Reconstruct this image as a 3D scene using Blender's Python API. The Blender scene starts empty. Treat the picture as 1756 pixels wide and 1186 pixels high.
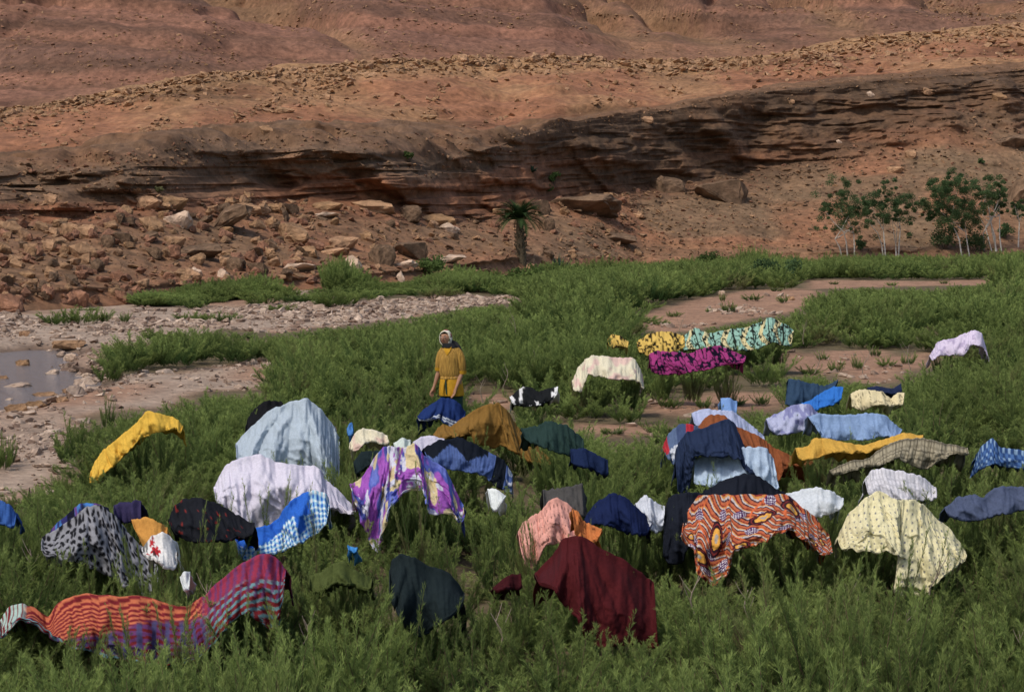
import bpy, math, random
import numpy as np
from mathutils import Vector
random.seed(7)
RNG = np.random.default_rng(7)
SC = bpy.context.scene
COL = SC.collection

# ---------------------------------------------------------------- camera, sky, sun, exposure
F = 3414.0            # focal length in photo pixels (70 mm on a 36 mm wide frame)
CX, CY, HOR, H = 878.0, 593.0, 355.0, 3.33
TH = math.atan((CY - HOR) / F)
cam_d = bpy.data.cameras.new('camera')
cam_d.lens = 70.0; cam_d.sensor_width = 36.0
cam_d.clip_start = 0.5; cam_d.clip_end = 3000
cam = bpy.data.objects.new('camera', cam_d); COL.objects.link(cam)
cam.location = (0, 0, H); cam.rotation_euler = (math.pi/2 - TH, 0, 0)
SC.camera = cam

SUN_EL, SUN_AZ = math.radians(55), math.radians(226)   # azimuth clockwise from +Y: behind the camera, to the left
w = bpy.data.worlds.new('World'); SC.world = w; w.use_nodes = True
nt = w.node_tree; nt.nodes.clear()
sky = nt.nodes.new('ShaderNodeTexSky'); sky.sky_type = 'NISHITA'; sky.sun_disc = False
sky.sun_elevation = SUN_EL; sky.sun_rotation = SUN_AZ; sky.dust_density = 3.0
bg = nt.nodes.new('ShaderNodeBackground'); bg.inputs['Strength'].default_value = 0.15
out = nt.nodes.new('ShaderNodeOutputWorld')
nt.links.new(sky.outputs[0], bg.inputs[0]); nt.links.new(bg.outputs[0], out.inputs[0])
sd = bpy.data.lights.new('sun', 'SUN'); sd.energy = 2.3; sd.angle = math.radians(7); sd.color = (1.0, 0.95, 0.87)
sun = bpy.data.objects.new('sun', sd); COL.objects.link(sun)
sdir = Vector((math.sin(SUN_AZ)*math.cos(SUN_EL), math.cos(SUN_AZ)*math.cos(SUN_EL), math.sin(SUN_EL)))
sun.rotation_euler = sdir.to_track_quat('Z', 'Y').to_euler()
SC.view_settings.view_transform = 'Standard'; SC.view_settings.look = 'None'
SC.view_settings.gamma = 1.0; SC.view_settings.use_curve_mapping = False
SC.view_settings.exposure = -0.06
SC.cycles.max_bounces = 5; SC.cycles.transparent_max_bounces = 6
SC.cycles.diffuse_bounces = 3; SC.cycles.glossy_bounces = 2; SC.cycles.transmission_bounces = 3

# ---------------------------------------------------------------- geometry of the view (photo pixels <-> metres)
def unproj(px, py, Y):
    px = np.asarray(px, float); py = np.asarray(py, float); Y = np.asarray(Y, float)
    a = TH + np.arctan((py - CY)/F)
    z = H - Y*np.tan(a)
    dep = Y*math.cos(TH) - (z - H)*math.sin(TH)
    return np.stack([(px - CX)/F*dep, Y + 0*px, z + 0*px], -1)
def proj(P):
    P = np.asarray(P, float)
    dep = P[..., 1]*math.cos(TH) - (P[..., 2]-H)*math.sin(TH)
    up = P[..., 1]*math.sin(TH) + (P[..., 2]-H)*math.cos(TH)
    return CX + F*P[..., 0]/dep, CY - F*up/dep
def gdist(py, z=0.0):
    return (H - z)/np.tan(TH + np.arctan((np.asarray(py, float) - CY)/F))

def _h(i, j, k, seed):
    n = (i*374761393 + j*668265263 + k*1274126177 + seed*974711) & 0xffffffff
    n = ((n ^ (n >> 13))*1103515245) & 0xffffffff
    n = ((n ^ (n >> 16))*2246822519) & 0xffffffff
    return ((n ^ (n >> 15)) & 0xffffff)/float(0xffffff)
def vn(x, y=0, z=0, seed=0):
    x, y, z = np.broadcast_arrays(np.asarray(x, float), np.asarray(y, float), np.asarray(z, float))
    i = np.floor(x).astype(np.int64); j = np.floor(y).astype(np.int64); k = np.floor(z).astype(np.int64)
    fx, fy, fz = x-i, y-j, z-k
    fx = fx*fx*(3-2*fx); fy = fy*fy*(3-2*fy); fz = fz*fz*(3-2*fz)
    def L(a, b, t): return a + (b-a)*t
    c = [[[_h(i+a, j+b, k+d, seed) for d in (0, 1)] for b in (0, 1)] for a in (0, 1)]
    return L(L(L(c[0][0][0], c[1][0][0], fx), L(c[0][1][0], c[1][1][0], fx), fy),
             L(L(c[0][0][1], c[1][0][1], fx), L(c[0][1][1], c[1][1][1], fx), fy), fz)
def fbm(x, y=0, z=0, o=4, seed=0, g=0.5):
    s, a, t, f = 0, 1.0, 0, 1.0
    for q in range(o):
        s = s + a*(vn(np.asarray(x)*f, np.asarray(y)*f, np.asarray(z)*f, seed+q*17)-0.5)*2; t += a; a *= g; f *= 2.03
    return s/t
def sstep(a, b, x):
    t = np.clip((x-a)/(b-a), 0, 1); return t*t*(3-2*t)
def mixc(a, b, t):
    t = np.asarray(t)[..., None]; return np.asarray(a)*(1-t) + np.asarray(b)*t

# ---------------------------------------------------------------- object helpers
def tag(o, label=None, cat=None, group=None, kind=None):
    if label: o['label'] = label
    if cat: o['category'] = cat
    if group: o['group'] = group
    if kind: o['kind'] = kind
    return o
def link(name, me, mat=None, parent=None):
    o = bpy.data.objects.new(name, me); COL.objects.link(o)
    if mat and len(me.materials) == 0: me.materials.append(mat)
    if parent: o.parent = parent
    return o
def empty(name, loc, rz=0.0):
    o = bpy.data.objects.new(name, None); COL.objects.link(o)
    o.location = loc; o.rotation_euler = (0, 0, rz); o.empty_display_size = 0.2
    return o
def mesh_np(name, V, Fc, smooth=True, col=None, colname='col'):
    """V (n,3), Fc (m,k) with a fixed k"""
    V = np.ascontiguousarray(V, dtype=np.float32); Fc = np.ascontiguousarray(Fc, dtype=np.int32)
    me = bpy.data.meshes.new(name)
    m, k = Fc.shape
    me.vertices.add(len(V)); me.vertices.foreach_set('co', V.ravel())
    me.loops.add(m*k); me.loops.foreach_set('vertex_index', Fc.ravel())
    me.polygons.add(m); me.polygons.foreach_set('loop_start', np.arange(0, m*k, k, dtype=np.int32))
    if smooth: me.polygons.foreach_set('use_smooth', np.ones(m, dtype=bool))
    if col is not None:
        at = me.color_attributes.new(colname, 'FLOAT_COLOR', 'POINT')
        c4 = np.ones((len(V), 4), np.float32); c4[:, :3] = col
        at.data.foreach_set('color', c4.ravel())
    me.update(calc_edges=True); me.validate()
    return me
def grid_faces(nr, nc):
    a = (np.arange(nr-1)[:, None]*nc + np.arange(nc-1)[None, :]).ravel()
    return np.stack([a, a+1, a+nc+1, a+nc], -1)

# ---------------------------------------------------------------- materials
def newmat(name):
    m = bpy.data.materials.new(name); m.use_nodes = True
    n = m.node_tree; b = n.nodes['Principled BSDF']
    return m, n, b
def nd(n, t, **kw):
    x = n.nodes.new(t)
    for k, v in kw.items():
        if k in x.inputs: x.inputs[k].default_value = v
        else: setattr(x, k, v)
    return x
def rock_mat(name, attr=None, base=(0.3, 0.2, 0.13), base2=None, bump=0.4, scale=6.0, rnd=False, lo=0.62, hi=1.35):
    m, n, b = newmat(name); L = n.links.new
    b.inputs['Roughness'].default_value = 0.93; b.inputs['Specular IOR Level'].default_value = 0.15
    geo = nd(n, 'ShaderNodeNewGeometry'); tc = nd(n, 'ShaderNodeTexCoord')
    co = geo.outputs['Position'] if attr else tc.outputs['Object']
    n1 = nd(n, 'ShaderNodeTexNoise', Scale=scale, Detail=8.0, Roughness=0.7); L(co, n1.inputs['Vector'])
    n2 = nd(n, 'ShaderNodeTexNoise', Scale=scale*0.23, Detail=4.0, Roughness=0.6); L(co, n2.inputs['Vector'])
    if attr:
        at = nd(n, 'ShaderNodeAttribute', attribute_name=attr); csrc = at.outputs['Color']
    else:
        mx = nd(n, 'ShaderNodeMixRGB'); mx.inputs[1].default_value = (*base, 1); mx.inputs[2].default_value = (*(base2 or base), 1)
        if rnd:
            oi = nd(n, 'ShaderNodeObjectInfo'); L(oi.outputs['Random'], mx.inputs[0])
        else: L(n2.outputs['Fac'], mx.inputs[0])
        csrc = mx.outputs[0]
    mr = nd(n, 'ShaderNodeMapRange'); mr.inputs['From Min'].default_value = 0.3; mr.inputs['From Max'].default_value = 0.7
    mr.inputs['To Min'].default_value = lo; mr.inputs['To Max'].default_value = hi; L(n1.outputs['Fac'], mr.inputs['Value'])
    mr2 = nd(n, 'ShaderNodeMapRange'); mr2.inputs['From Min'].default_value = 0.3; mr2.inputs['From Max'].default_value = 0.7
    mr2.inputs['To Min'].default_value = 0.82; mr2.inputs['To Max'].default_value = 1.18; L(n2.outputs['Fac'], mr2.inputs['Value'])
    mu = nd(n, 'ShaderNodeMath', operation='MULTIPLY'); L(mr.outputs[0], mu.inputs[0]); L(mr2.outputs[0], mu.inputs[1])
    vm = nd(n, 'ShaderNodeVectorMath', operation='SCALE'); L(csrc, vm.inputs[0]); L(mu.outputs[0], vm.inputs['Scale'])
    L(vm.outputs[0], b.inputs['Base Color'])
    bp = nd(n, 'ShaderNodeBump', Strength=bump, Distance=0.12); L(n1.outputs['Fac'], bp.inputs['Height']); L(bp.outputs[0], b.inputs['Normal'])
    return m
M_CLIFF = rock_mat('cliff_rock', attr='col', bump=1.0, scale=1.9, lo=0.5, hi=1.45)
M_TAN = rock_mat('tan_sandstone', base=(0.30, 0.175, 0.09), base2=(0.40, 0.235, 0.135), scale=3.2, rnd=True, bump=1.0, lo=0.5, hi=1.4)
M_WHITE = rock_mat('pale_limestone', base=(0.48, 0.37, 0.28), base2=(0.52, 0.36, 0.25), scale=2.5)
M_DARK = rock_mat('dark_conglomerate', base=(0.135, 0.085, 0.052), base2=(0.185, 0.115, 0.07), scale=5.0, bump=1.0, lo=0.45, hi=1.5)
M_RED = rock_mat('red_sandstone', base=(0.24, 0.115, 0.07), base2=(0.32, 0.165, 0.1), scale=3.5, bump=1.0, lo=0.5, hi=1.4)
M_PEB = rock_mat('river_stone', base=(0.17, 0.11, 0.08), base2=(0.50, 0.38, 0.29), scale=2.5, rnd=True)
M_GROUND = rock_mat('riverbed_sand', attr='col', bump=0.5, scale=7.0)

def leaf_mat(name, c1, c2, tipc, tr=0.25, dry=None):
    m, n, b = newmat(name); L = n.links.new
    n.nodes.remove(b)
    oi = nd(n, 'ShaderNodeObjectInfo'); tc = nd(n, 'ShaderNodeTexCoord'); geo = nd(n, 'ShaderNodeNewGeometry')
    at = nd(n, 'ShaderNodeAttribute', attribute_name='tip')
    mx = nd(n, 'ShaderNodeMixRGB'); mx.inputs[1].default_value = (*c1, 1); mx.inputs[2].default_value = (*c2, 1)
    L(oi.outputs['Random'], mx.inputs[0])
    if dry:
        wn = nd(n, 'ShaderNodeTexWhiteNoise', noise_dimensions='1D'); L(oi.outputs['Random'], wn.inputs['W'])
        gt = nd(n, 'ShaderNodeMath', operation='GREATER_THAN'); L(wn.outputs['Value'], gt.inputs[0]); gt.inputs[1].default_value = 0.93
        sc_ = nd(n, 'ShaderNodeMath', operation='MULTIPLY'); L(gt.outputs[0], sc_.inputs[0]); sc_.inputs[1].default_value = 0.7
        md_ = nd(n, 'ShaderNodeMixRGB'); L(sc_.outputs[0], md_.inputs[0]); L(mx.outputs[0], md_.inputs[1]); md_.inputs[2].default_value = (*dry, 1); mx = md_
    m2 = nd(n, 'ShaderNodeMixRGB'); m2.inputs[2].default_value = (*tipc, 1); L(mx.outputs[0], m2.inputs[1]); L(at.outputs['Fac'], m2.inputs[0])
    nz = nd(n, 'ShaderNodeTexNoise', Scale=0.55, Detail=3.0); L(geo.outputs['Position'], nz.inputs['Vector'])
    mr = nd(n, 'ShaderNodeMapRange'); mr.inputs['From Min'].default_value = 0.3; mr.inputs['From Max'].default_value = 0.7
    mr.inputs['To Min'].default_value = 0.7; mr.inputs['To Max'].default_value = 1.3; L(nz.outputs['Fac'], mr.inputs['Value'])
    vm = nd(n, 'ShaderNodeVectorMath', operation='SCALE'); L(m2.outputs[0], vm.inputs[0]); L(mr.outputs[0], vm.inputs['Scale'])
    d = nd(n, 'ShaderNodeBsdfDiffuse'); t = nd(n, 'ShaderNodeBsdfTranslucent'); ms = nd(n, 'ShaderNodeMixShader'); ms.inputs[0].default_value = tr
    L(vm.outputs[0], d.inputs[0]); L(vm.outputs[0], t.inputs[0]); L(d.outputs[0], ms.inputs[1]); L(t.outputs[0], ms.inputs[2])
    L(ms.outputs[0], n.nodes['Material Output'].inputs['Surface'])
    return m
M_LEAF = leaf_mat('tamarisk_foliage', (0.062, 0.110, 0.036), (0.126, 0.170, 0.050), (0.28, 0.345, 0.105), 0.4, dry=(0.20, 0.17, 0.085))
M_LEAFD = leaf_mat('dark_tree_foliage', (0.070, 0.115, 0.048), (0.095, 0.145, 0.06), (0.12, 0.17, 0.07), 0.4)
M_PALM = leaf_mat('palm_leaf', (0.030, 0.055, 0.020), (0.04, 0.07, 0.025), (0.06, 0.09, 0.035), 0.1)
M_AGAVE = leaf_mat('blue_green_leaf', (0.035, 0.065, 0.045), (0.045, 0.075, 0.05), (0.07, 0.10, 0.07), 0.1)
def plain(name, c, rough=0.85, var=0.25, scale=20.0, bump=0.0):
    m, n, b = newmat(name); L = n.links.new
    b.inputs['Roughness'].default_value = rough; b.inputs['Specular IOR Level'].default_value = 0.2
    tc = nd(n, 'ShaderNodeTexCoord'); nz = nd(n, 'ShaderNodeTexNoise', Scale=scale, Detail=5.0); L(tc.outputs['Object'], nz.inputs['Vector'])
    mr = nd(n, 'ShaderNodeMapRange'); mr.inputs['From Min'].default_value = 0.3; mr.inputs['From Max'].default_value = 0.7
    mr.inputs['To Min'].default_value = 1-var; mr.inputs['To Max'].default_value = 1+var; L(nz.outputs['Fac'], mr.inputs['Value'])
    vm = nd(n, 'ShaderNodeVectorMath', operation='SCALE'); vm.inputs[0].default_value = c; L(mr.outputs[0], vm.inputs['Scale']); L(vm.outputs[0], b.inputs['Base Color'])
    if bump:
        bp = nd(n, 'ShaderNodeBump', Strength=bump, Distance=0.02); L(nz.outputs['Fac'], bp.inputs['Height']); L(bp.outputs[0], b.inputs['Normal'])
    return m
M_STEM = plain('reddish_bark', (0.13, 0.085, 0.055)); M_DRY = plain('dry_twig_bark', (0.30, 0.24, 0.18))
M_BIRCH = plain('whitish_bark', (0.50, 0.47, 0.41), var=0.4, scale=6.0); M_PTRUNK = plain('palm_bark', (0.10, 0.075, 0.045), var=0.5, scale=14.0, bump=1.0)

# ---------------------------------------------------------------- cliff, terraces and hills: one sheet of swept profiles
def curve(pts):
    xs, ys = zip(*pts)
    return lambda p: np.interp(p, xs, ys)
y_base = curve([(-900, 575), (0, 535), (200, 522), (400, 505), (700, 486), (900, 470), (1100, 455), (1300, 452), (1756, 447), (2650, 440)])
y_bank = curve([(-900, 520), (0, 495), (200, 488), (400, 478), (700, 462), (900, 440), (1100, 440), (1300, 434), (1756, 424), (2650, 420)])
y_foot = curve([(-900, 420), (0, 385), (120, 380), (200, 365), (300, 345), (430, 335), (560, 350), (700, 372), (830, 368), (900, 350), (1000, 335), (1150, 318), (1250, 300), (1340, 285), (1450, 250), (1560, 205), (1700, 180), (1756, 190), (2650, 200)])
y_edge = curve([(-900, 330), (0, 300), (200, 290), (350, 262), (540, 256), (640, 268), (740, 283), (820, 262), (900, 235), (960, 213), (1150, 189), (1300, 160), (1500, 140), (1756, 120), (2650, 70)])
y_rim = curve([(-900, 300), (0, 272), (200, 256), (350, 239), (540, 227), (700, 232), (840, 239), (960, 206), (1150, 182), (1300, 150), (1500, 130), (1756, 108), (2650, 50)])
y_crest = curve([(-900, 240), (0, 188), (200, 158), (350, 126), (550, 115), (700, 102), (900, 96), (1150, 104), (1300, 98), (1450, 70), (1600, 54), (1756, 38), (2650, -30)])
COLS = np.concatenate([np.arange(-900, -60, 24.0), np.arange(-60, 1816, 2.5), np.arange(1816, 2650, 24.0)])
NC = len(COLS)
D0 = gdist(y_base(COLS), 0.0) - 0.5
D1 = D0 + 1.6 + 0.8*vn(COLS/60.0)
wall_back = 13 + 5*vn(COLS/230.0, seed=3) + np.interp(COLS, [0, 1100, 1400, 1756], [0, 0, 8, 12])
D2 = D1 + wall_back
D3 = D2 + np.interp(COLS, [0, 300, 600, 1000, 1400, 1756], [5, 2.5, 2.0, 2.5, 3.0, 4.0])
D4 = D3 + np.interp(COLS, [-900, 300, 700, 860, 950, 1756, 2650], [9, 9, 14, 10, 3.5, 4, 6])
D5 = D4 + 6
D6 = D5 + 42
D7 = D6 + 8
D8 = D7 + 95; D9 = D8 + 260; D10 = D9 + 400
def zz(y, D): return H - D*np.tan(TH + np.arctan((y-CY)/F))
Z = [np.full(NC, -0.7), zz(y_base(COLS), D0)*0 - 0.02, zz(y_bank(COLS), D1), zz(y_foot(COLS), D2), zz(y_edge(COLS), D3), zz(y_rim(COLS), D4)]
Dl = [D0-0.6, D0, D1, D2, D3, D4]
Z.append(Z[-1] - 0.3); Dl.append(D5)
Z.append(zz(y_crest(COLS), D6)); Dl.append(D6)
Z.append(Z[-1] - 0.8); Dl.append(D7)
hillv = fbm(COLS/300.0 + 3.1, o=2, seed=5)
Z.append(zz(-95 + 0*COLS, D8) + 5*hillv); Dl.append(D8)
Z.append(Z[-1] + 34 + 12*hillv); Dl.append(D9)
Z.append(Z[-1] + 2); Dl.append(D10)
NR = [2, 10, 110, 150, 46, 6, 92, 6, 130, 10, 3]
rowsD, rowsZ, rowT = [], [], []
for k in range(len(NR)):
    for q in range(NR[k]):
        t = q/NR[k]
        tz = t
        if k == 2: tz = t**1.12           # talus a little concave
        if k == 4: tz = 1-(1-t)**1.5
        if k == 8: tz = t**0.93
        rowsD.append(Dl[k]*(1-t)+Dl[k+1]*t); rowsZ.append(Z[k]*(1-tz)+Z[k+1]*tz); rowT.append(k+t)
rowsD.append(Dl[-1]); rowsZ.append(Z[-1]); rowT.append(len(NR))
D = np.array(rowsD); ZZ = np.array(rowsZ); T = np.array(rowT)[:, None]*np.ones((1, NC)); PX = COLS[None, :]*np.ones((len(D), 1))
X = (PX-CX)/F*(D*math.cos(TH) - (ZZ-H)*math.sin(TH))
def bump_w(a, b, s=0.25): return sstep(a-s, a+s, T)*(1-sstep(b-s, b+s, T))
right = sstep(880, 1000, PX)                                  # the massive right-hand cliff
# strata coordinate: beds dip gently, rising to the right with the rim
tiltz = ZZ - 0.045*(X+15) + 0.5*fbm(X/14, D/40, o=2, seed=8)
def stair(v, sharp=7):                                        # 0..1 noise to plateaus with steep steps
    return sstep(0.5-1/sharp, 0.5+1/sharp, v)
wallw = bump_w(2.86, 4.12, 0.14)
warp = 0.5*fbm(X/2.5, D/3, ZZ/2.5, 3, 28)
led = 1.1*stair(vn(X/7+warp, 0, (tiltz+warp)/1.9, 21), 4) + 0.8*stair(vn(X/3.4, 3, (tiltz+0.5*warp)/0.8, 22), 9) + 0.5*stair(vn(X/3.0, 7, tiltz/0.36, 23), 12) \
    + 0.35*stair(vn(X/1.2, 9, tiltz/0.2, 27), 10)
crack = stair(vn(X/2.6 + 0.35*tiltz, 2, tiltz/4.5, 24), 9)*0.8 + stair(vn(X/7.0, 5, tiltz/6.0, 25), 9)*1.5
rough = fbm(X/1.1, D/1.1, ZZ/1.1, 5, 31, 0.55)
disp = wallw*(led*(1-0.3*right) + crack*(0.45+0.55*right) - 1.7 + 0.5*rough + 0.35*(0.5-np.abs(fbm(X/2.0, D/2.0, ZZ/1.4, 4, 33))*2))
# overhang in the middle left
disp += wallw*0.7*np.exp(-((PX-560)/260)**2)*sstep(3.35, 3.7, T)
disp -= wallw*0.9*np.exp(-((PX-470)/120)**2)*bump_w(3.1, 3.5, 0.1)
# scree apron, lower slope
tal = bump_w(1.9, 3.0, 0.12)
gul = fbm(X/6.0, D/9.0, 0, 3, 41)
disp += tal*(0.55*gul + 0.35*fbm(X/1.6, D/1.2, ZZ/1.2, 4, 43) + 0.5*stair(vn(X/4, 1, tiltz/0.9, 45), 6)*(0.4 + 0.6*(1-right)) + 0.35*stair(vn(X/1.7, D/1.7, ZZ/0.8, 46), 6))
low = bump_w(1.0, 2.0, 0.1)
disp += low*(0.5*fbm(X/2.2, 0, ZZ/1.0, 4, 47) + 0.5*stair(vn(X/1.5, 0, ZZ/0.8, 48), 5))
blk = stair(vn(X/4.2+warp, 1, (ZZ+D*0.25)/2.0, 34), 5) + 0.6*stair(vn(X/2.0+warp, 4, (ZZ+D*0.3)/1.1, 35), 5)
disp += bump_w(2.9, 4.7, 0.2)*(1-right)*(1.3*blk - 0.9)
disp *= 1-0.6*sstep(780, 960, PX)*sstep(3.7, 3.95, T)*(T < 5.5)
shelf = bump_w(4.1, 5.2, 0.12)
ZD = shelf*(0.15*(blk-0.8)*(1-right) + 0.28*fbm(X/2.5, D/2.0, 0, 5, 51, 0.6) + (1-0.85*right)*(0.45*stair(vn(X/3.5, D/1.6, 0, 52), 8) + 0.2*stair(vn(X/1.2, D/0.8, 0, 56), 8)))
red = bump_w(5.7, 7.05, 0.2)
ZD += red*(0.75*fbm(X/8, D/10, 0, 4, 53) + 0.3*fbm(X/2, D/2.5, 0, 3, 54) + 0.30*stair(vn(X/12, 0, (ZZ-0.05*X)/0.55, 55)))
far = bump_w(8.0, 11.5, 0.3)
gull = np.abs(fbm(X/20 + D/60, D/120, 0, 3, 61))
gul2 = np.abs(fbm(X/9 - D/40, D/50, 0, 3, 63))
ZD += far*sstep(8.0, 8.5, T)*(-6.0*(1-sstep(0, 0.34, gull)) - 1.5*(1-sstep(0, 0.2, gul2)) + 7.0*fbm(X/45, D/55, 0, 2, 62))
ZF = ZZ + ZD
far_s = ZF + 1.8*fbm(X/30, D/60, 0, 2, 64) + 0.03*X
ZD2 = far*(0.9*stair(vn(X/60, 0, far_s/1.3, 65), 6) + 0.5*fbm(X/3, D/3, 0, 4, 66))
D_f = D - disp - far*(0.6*stair(vn(X/60, 0, far_s/1.4, 67), 7)+0.2*stair(vn(X/25, 0, far_s/0.6, 69), 7)); Z_f = ZF + ZD2 + tal*0.12*fbm(X/0.7, D/0.7, 0, 3, 68)
X_f = X
SCRY = proj(np.stack([X_f, D_f, Z_f], -1))[1]
# albedo by rock type
c_dark = np.array([0.145, 0.088, 0.053]); c_brn = np.array([0.215, 0.118, 0.065]); c_red = np.array([0.275, 0.125, 0.066])
c_och = np.array([0.31, 0.180, 0.088]); c_pur = np.array([0.235, 0.108, 0.073]); c_grey = np.array([0.180, 0.118, 0.068])
nb = vn(X/6, D/6, ZZ/2.0, 71); nb2 = vn(X/2.2, D/2.2, tiltz/0.7, 72); nb3 = fbm(X/0.5, D/0.5, ZZ/0.4, 3, 73)
C = mixc(c_brn, c_red, sstep(0.35, 0.75, nb + 0.2*nb3)*0.75)                       # talus
C = mixc(C, c_grey, tal*sstep(0.45, 0.7, vn(X/5, D/5, 0, 74))*(0.35+0.45*right))
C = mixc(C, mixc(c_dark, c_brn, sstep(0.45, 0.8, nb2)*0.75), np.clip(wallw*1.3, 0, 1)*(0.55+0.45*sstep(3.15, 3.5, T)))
C = mixc(C, c_red*0.85, wallw*sstep(0.62, 0.8, vn(X/9, 0, tiltz/1.1, 75))*(1-0.5*right)*(1-sstep(3.5, 3.8, T)))
C = mixc(C, mixc(c_brn*0.72, c_dark*1.0, sstep(0.3, 0.6, vn(X/2.0, D/2.0, 0, 36)+0.3*nb3)), shelf*0.9)
C = mixc(C, c_brn*0.8, shelf*right*0.6)
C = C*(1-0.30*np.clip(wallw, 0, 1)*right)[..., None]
C = mixc(C, mixc(c_red*1.02, c_och, sstep(0.45, 0.85, vn(X/7, D/9, 0, 76)+0.25*nb3)*0.6), sstep(5.25, 5.7, T))
C = mixc(C, c_och, bump_w(6.72, 7.6, 0.14)*0.85)
strat = stair(vn(X/80, 0, far_s/1.0, 77), 5)*0.6 + stair(vn(X/40, 0, far_s/0.4, 78), 5)*0.4
Cf = mixc(c_pur, c_pur*np.array([0.55, 0.62, 0.72]), strat*1.0)
Cf = Cf*(1-0.35*stair(vn(X/50, 0, far_s/0.45, 83), 9))[..., None]
Cf = mixc(Cf, c_och*0.85, far*(1-sstep(0.04, 0.24, gull+0.1*nb3))*0.5)
Cf = mixc(Cf, c_och*0.8, stair(vn(X/110, 0, far_s/6.5, 79), 6)*0.2)
C = mixc(C, Cf, sstep(7.9, 8.1, T))
lines = stair(vn(X/30, 0, (ZF-0.05*X)/0.5, 80), 9)
C = C*(1-0.42*lines*bump_w(5.8, 6.8, .2)*sstep(.4, .6, vn(X/12, D/12, 0, 81)))[..., None]
C = C*(1+0.22*nb3+0.16*fbm(X/2.0, D/2.0, ZZ, 3, 82))[..., None]
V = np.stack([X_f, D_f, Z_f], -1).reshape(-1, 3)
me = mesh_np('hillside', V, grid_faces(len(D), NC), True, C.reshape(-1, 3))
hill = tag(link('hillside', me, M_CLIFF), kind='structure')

def hit(px, py, kmin=0.0, kmax=99):
    """first point of the hillside seen at a photo pixel"""
    c = int(np.argmin(np.abs(COLS-px)))
    T1 = T[:, c]
    r = np.where((SCRY[:, c] <= py) & (T1 >= kmin) & (T1 <= kmax))[0]
    r = r[0] if len(r) else len(D)-1
    return np.array([X_f[r, c], D_f[r, c], Z_f[r, c]])
# ---------------------------------------------------------------- river plain
def inpoly(px, py, poly):
    px = np.asarray(px); py = np.asarray(py); r = np.zeros(px.shape, bool); n = len(poly); j = n-1
    for i in range(n):
        xi, yi = poly[i]; xj, yj = poly[j]
        c = ((yi > py) != (yj > py)) & (px < (xj-xi)*(py-yi)/((yj-yi) or 1e-9)+xi)
        r ^= c; j = i
    return r
def pdist(px, py, poly):
    d = np.full(np.shape(px), 1e9); n = len(poly)
    for i in range(n):
        ax, ay = poly[i]; bx, by = poly[(i+1) % n]
        vx, vy = bx-ax, by-ay; L2 = vx*vx+vy*vy+1e-9
        t = np.clip(((px-ax)*vx+(py-ay)*vy)/L2, 0, 1)
        d = np.minimum(d, np.hypot(px-ax-t*vx, py-ay-t*vy))
    return np.where(inpoly(px, py, poly), -d, d)
def to_world(poly):
    q = np.array(poly, float); Yd = gdist(q[:, 1]); P = unproj(q[:, 0], q[:, 1], Yd)
    return [(a, b) for a, b in P[:, :2]]
WATER = [(-500, 625), (-200, 603), (0, 597), (60, 594), (112, 598), (128, 608), (104, 622), (140, 632), (168, 634), (150, 648), (168, 665), (120, 672), (60, 690), (0, 706), (-300, 730), (-600, 730)]
WW = to_world(WATER)
gxs = np.concatenate([np.linspace(-450, -24, 30), np.linspace(-23, 30, 300), np.linspace(31, 450, 30)])
gys = np.concatenate([np.linspace(-300, 3, 14), np.arange(4, 60, 0.2), np.arange(60, 135, 0.6), np.linspace(136, 700, 16)])
GX, GY = np.meshgrid(gxs, gys)
gh = 0.06*fbm(GX/3, GY/3, 0, 3, 101) + 0.035*fbm(GX/0.7, GY/0.7, 0, 3, 102)
dw = pdist(GX, GY, WW)
dwn = dw + 0.9*fbm(GX/2.2, GY/4.0, 0, 4, 103)
gh = gh*sstep(0, 2, dw) - 0.30*(1-sstep(-0.9, 0.9, dwn)) + 0.10*np.exp(-((dw-1.2)/1.0)**2)
gh[(GY > 60)] -= 0.0
c_sand = np.array([0.31, 0.180, 0.115]); c_grav = np.array([0.35, 0.26, 0.195]); c_mud = np.array([0.15, 0.10, 0.07])
gpx, gpy = proj(np.stack([GX, GY, 0*GX], -1))
G1 = [(-300, 640), (0, 690), (60, 690), (150, 668), (160, 650), (300, 648), (440, 622), (452, 650), (420, 668), (340, 672), (300, 682), (262, 700), (215, 702), (165, 712), (112, 722), (95, 750), (128, 790), (60, 826), (30, 846), (0, 852), (-300, 860)]
G2 = [(-300, 560), (0, 540), (75, 556), (190, 552), (250, 532), (600, 520), (700, 512), (860, 508), (905, 516), (800, 526), (710, 540), (620, 552), (560, 560), (470, 568), (380, 562), (260, 556), (205, 585), (165, 606), (158, 640), (165, 690), (0, 712), (-300, 740)]
S1 = [(1108, 562), (1085, 545), (1190, 515), (1290, 497), (1370, 494), (1400, 500), (1398, 518), (1340, 538), (1300, 545), (1240, 552), (1190, 565), (1140, 572)]
S2 = [(1390, 481), (1560, 482), (1700, 479), (1690, 489), (1560, 491), (1390, 495)]
S3 = [(816, 674), (850, 676), (880, 684), (886, 696), (860, 702), (818, 698)]
S4 = [(1104, 694), (1130, 684), (1180, 688), (1225, 674), (1335, 676), (1345, 688), (1300, 702), (1240, 700), (1190, 712), (1130, 706)]
S5 = [(1345, 600), (1380, 612), (1430, 602), (1500, 600), (1530, 612), (1592, 606), (1584, 628), (1540, 634), (1520, 652), (1490, 656), (1440, 634), (1400, 640), (1355, 630)]
S6 = [(990, 726), (1100, 730), (1130, 740), (1060, 745), (1000, 738)]
BARE = [G1, G2, S1, S2, S3, S4, S5, S6]
gm = np.zeros(GX.shape)
for g in (G1, G2): gm = np.maximum(gm, 1-sstep(-0.2, 0.5, pdist(GX, GY, to_world(g))))
gm = np.where((GX < -8) & (GY > 20) & (GY < 100), np.maximum(gm, 0.9), gm)
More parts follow.
